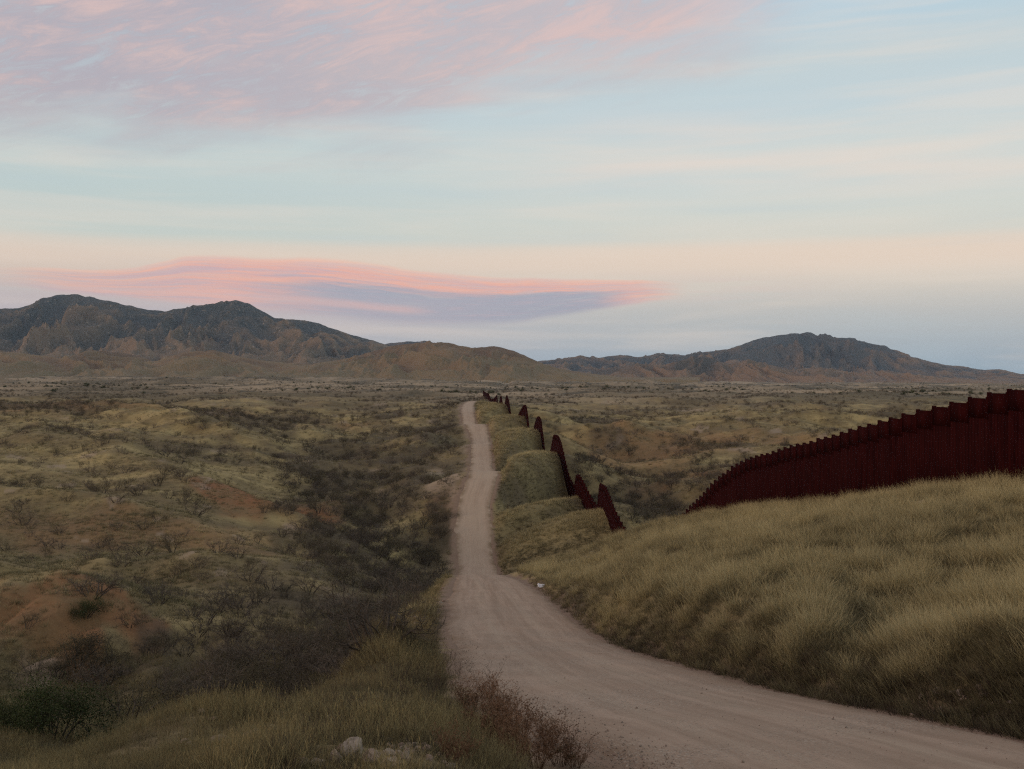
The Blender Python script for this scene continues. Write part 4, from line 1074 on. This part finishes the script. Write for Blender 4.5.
STALKS = [(462, 700, 52, 'tall dead weed stalk with side sprigs standing against the road'), (455, 690, 44, 'thin dead weed stalk just left of the tallest one'), (486, 690, 40, 'dead stalk leaning out over the road edge'),
          (440, 672, 36, 'short dark dead weed beside the upper end of the bank'), (425, 706, 40, 'dark dead weed in the middle of the bank grass'), (395, 716, 40, 'dark dead weed left of the middle of the bank'), (505, 712, 34, 'dead stalk rising among the russet weeds')]
xs, ys_, zs = hit([a[0] for a in STALKS], [a[1] for a in STALKS])
for i, (px_, py_, hp, lab) in enumerate(STALKS):
    me = weed_mesh(520 + i, 5 + i % 3, hp / F * ys_[i], DARKWEED)
    o = link('dead_weed', me, None, (xs[i], ys_[i], zs[i])); tag(o, lab, 'weed')
xs, ys_, zs = hit([560, 572, 379], [752, 758, 744])
for i, lab in enumerate(['small bright green weed at the dirt edge beside the russet weeds', 'smaller green sprout just right of the bright green weed', 'low green weed among the stones of the bank']):
    g = Geo(); r = np.random.default_rng(540 + i)
    for k in range(26):
        a = r.uniform(0, 6.28); g.blade((0, 0, -.01), (math.cos(a), math.sin(a), r.uniform(.3, 1.5)), .10 * r.uniform(.5, 1), .018, r.normal(size=2) * .3, 2, r)
    tag(link('green_weed', g.mesh('green_weed', WEEDGREEN), None, (xs[i], ys_[i], zs[i])), lab, 'weed')

# ------------------------------------------------------------------ stones
def mat_rock():
    m, t, b = principled('pale_pinkish_rock')
    oi = t.new('ShaderNodeObjectInfo'); tc = t.new('ShaderNodeTexCoord').outputs['Object']
    v = t.new('ShaderNodeVectorMath', operation='ADD'); t.put(v.inputs[0], tc); t.put(v.inputs[1], t.vec(t.mul(oi.outputs['Random'], 91.), 0., 0.))
    n = t.noise(v.outputs[0], 2.2, 6, .65); n2 = t.noise(v.outputs[0], 14., 4, .65)
    base = t.ramp(oi.outputs['Random'], [(0, (.30, .205, .155)), (.4, (.38, .29, .215)), (.75, (.28, .235, .185)), (1, (.34, .20, .15))])
    col = t.mix(t.step(n, .4, .65), base, (.20, .16, .125, 1)); col = t.mix(t.mul(t.step(n2, .55, .7), .4), col, (.46, .39, .31, 1))
    t.put(b.inputs['Base Color'], col); bump(t, b, t.add(n, t.mul(n2, .3)), .5, .015)
    return m
ROCK = mat_rock()
import bmesh
def rock_mesh(seed, cuts=13):
    r = np.random.default_rng(seed); bm = bmesh.new(); bmesh.ops.create_icosphere(bm, subdivisions=4, radius=1.0)
    pl = [(lambda u: u / np.linalg.norm(u))(r.normal(size=3)) for _ in range(cuts)]; ds = r.uniform(.40, .75, cuts)
    co = np.array([v.co for v in bm.verts])
    for u, dd in zip(pl, ds):
        s = co @ u - dd; co = co - np.where(s > 0, s * .92, 0)[:, None] * u[None]
    co = co * (1 + .09 * fbm(co[:, 0] * 3 + co[:, 2] * 2, co[:, 1] * 3 - co[:, 2], seed, 3))[:, None]
    for v, c in zip(bm.verts, co): v.co = c
    me = bpy.data.meshes.new('rock'); bm.to_mesh(me); bm.free(); me.materials.append(ROCK); return me
rocks = [rock_mesh(600 + i) for i in range(6)]
def put_rock(i, x, y, z, w, label, group=None, flat=.65):
    o = link('rock', rocks[i % 6], None, (x, y, z + w * .18)); s = w / 1.5
    o.scale = (s * random.uniform(.85, 1.2), s * random.uniform(.75, 1.1), s * flat * random.uniform(.8, 1.2)); o.rotation_euler = (random.uniform(-.3, .3), random.uniform(-.3, .3), random.uniform(0, 6.28))
    return tag(o, label, 'rock', group)
HANDROCK = [(192, 748, 9, 'small reddish rock at the left end of the row of rocks in the grass'), (217, 742, 13, 'yellowish flat rock in the bank grass'), (232, 746, 11, 'reddish rock between the yellowish and the large pink rock'), (253, 739, 17, 'large pinkish rock at the right end of the row in the grass'),
            (352, 757, 24, 'largest pale slab on the rock pile at the bottom edge'), (336, 762, 17, 'tilted pale slab leaning left on the rock pile'), (371, 763, 21, 'pale rounded slab at the right of the largest slab'), (316, 766, 16, 'flat tan slab at the left end of the rock pile'), (343, 751, 12, 'smaller pale stone resting above the largest slab'), (389, 766, 15, 'pale broken slab where the rock pile meets the rubble'), (300, 767, 12, 'small tan stone left of the flat tan slab'),
            (921, 506, 9, 'lone pale rock in the straw grass below the near fence'), (330, 722, 9, 'small pale pinkish stone alone in the middle of the bank grass'), (386, 755, 11, 'small pale stone at the back of the rock pile')]
xs, ys_, zs = hit([a[0] for a in HANDROCK], [a[1] for a in HANDROCK], 3.0)
for i, (a, b_, wpx, lab) in enumerate(HANDROCK): put_rock(i, xs[i], ys_[i], zs[i], wpx / F * ys_[i] * 1.15, lab)
def rock_group(n, area, wpx, label, group):
    P = [(random.uniform(area[0], area[1]), random.uniform(area[2], area[3])) for _ in range(n)]
    X_, Y_, Z_ = hit([p[0] for p in P], [p[1] for p in P], 3.0)
    dd, ww = road_dist(X_, Y_)
    for i in range(n):
        if abs(dd[i]) < ww[i] + .1: continue
        put_rock(i, X_[i], Y_[i], Z_[i], random.uniform(.5, 1.3) * wpx / F * Y_[i], label, group)
rock_group(46, (385, 455, 742, 768), 7, 'small pale broken stone in the rubble right of the rock pile', 'rubble beside the rock pile')
rock_group(26, (900, 1020, 688, 722), 7, 'small dusky stone on the dirt bank at the right road edge', 'stones on the right road bank')
rock_group(30, (180, 450, 706, 752), 7, 'small pale stone half hidden in the bank grass', 'stones in the bank grass')
rock_group(26, (410, 455, 585, 625), 4, 'small tan stone on the crumbling left road shoulder', 'stones on the left shoulder')
# loose gravel along the edges of the road
def keep_gr(px, Y, x, d, w):
    e = np.abs(d) - w
    return np.where(d < 0, np.exp(-((e + .2) / .55) ** 2) * .9, np.exp(-((e - .15) / .25) ** 2) * .7) + .022 * (e < -.3)
x, y, z, px = sample(52000, (380, 1200), (7.5, 40), keep_gr)
pr = [bpy.data.objects.new('pebble', m) for m in rocks[:4]]
dd, ww = road_dist(x, y)
zz = np.where(np.abs(dd) < ww - .1, road_z(y) + .05 * (1 - (dd / ww) ** 2) + .012, z)
scatter('gravel', pr, x, y, zz + .004, .007 + .016 * RNG.uniform(size=len(x)) ** 5, RNG.uniform(0, 6.28, len(x)), RNG.integers(0, 4, len(x)), 'loose grey and tan gravel strewn along the road edges', 'gravel')

# a pale scrap in the ditch on the right of the road, just before the crest
def build_scrap():
    x, y, z = (float(a[0]) for a in hit(541, 588))
    n = 12; u, v = np.meshgrid(np.linspace(-.5, .5, n), np.linspace(-.5, .5, n))
    V = .6 * np.stack([u * .7 + .06 * fbm(u * 3, v * 3, 700, 2), v * .5, .25 + .55 * v * .4 + .11 * fbm(u * 4, v * 4, 701, 3)], -1).reshape(-1, 3)
    m, t, b = principled('white_plastic'); b.inputs['Base Color'].default_value = (.55, .55, .56, 1); b.inputs['Roughness'].default_value = .5
    o = link('scrap', mesh_from('scrap', V, grid_faces(n, n), m), None, (x, y, z))
    sm = o.modifiers.new('thick', 'SOLIDIFY'); sm.thickness = .02
    tag(o, 'small crumpled white scrap lying in the ditch at the right road edge', 'scrap')
build_scrap()
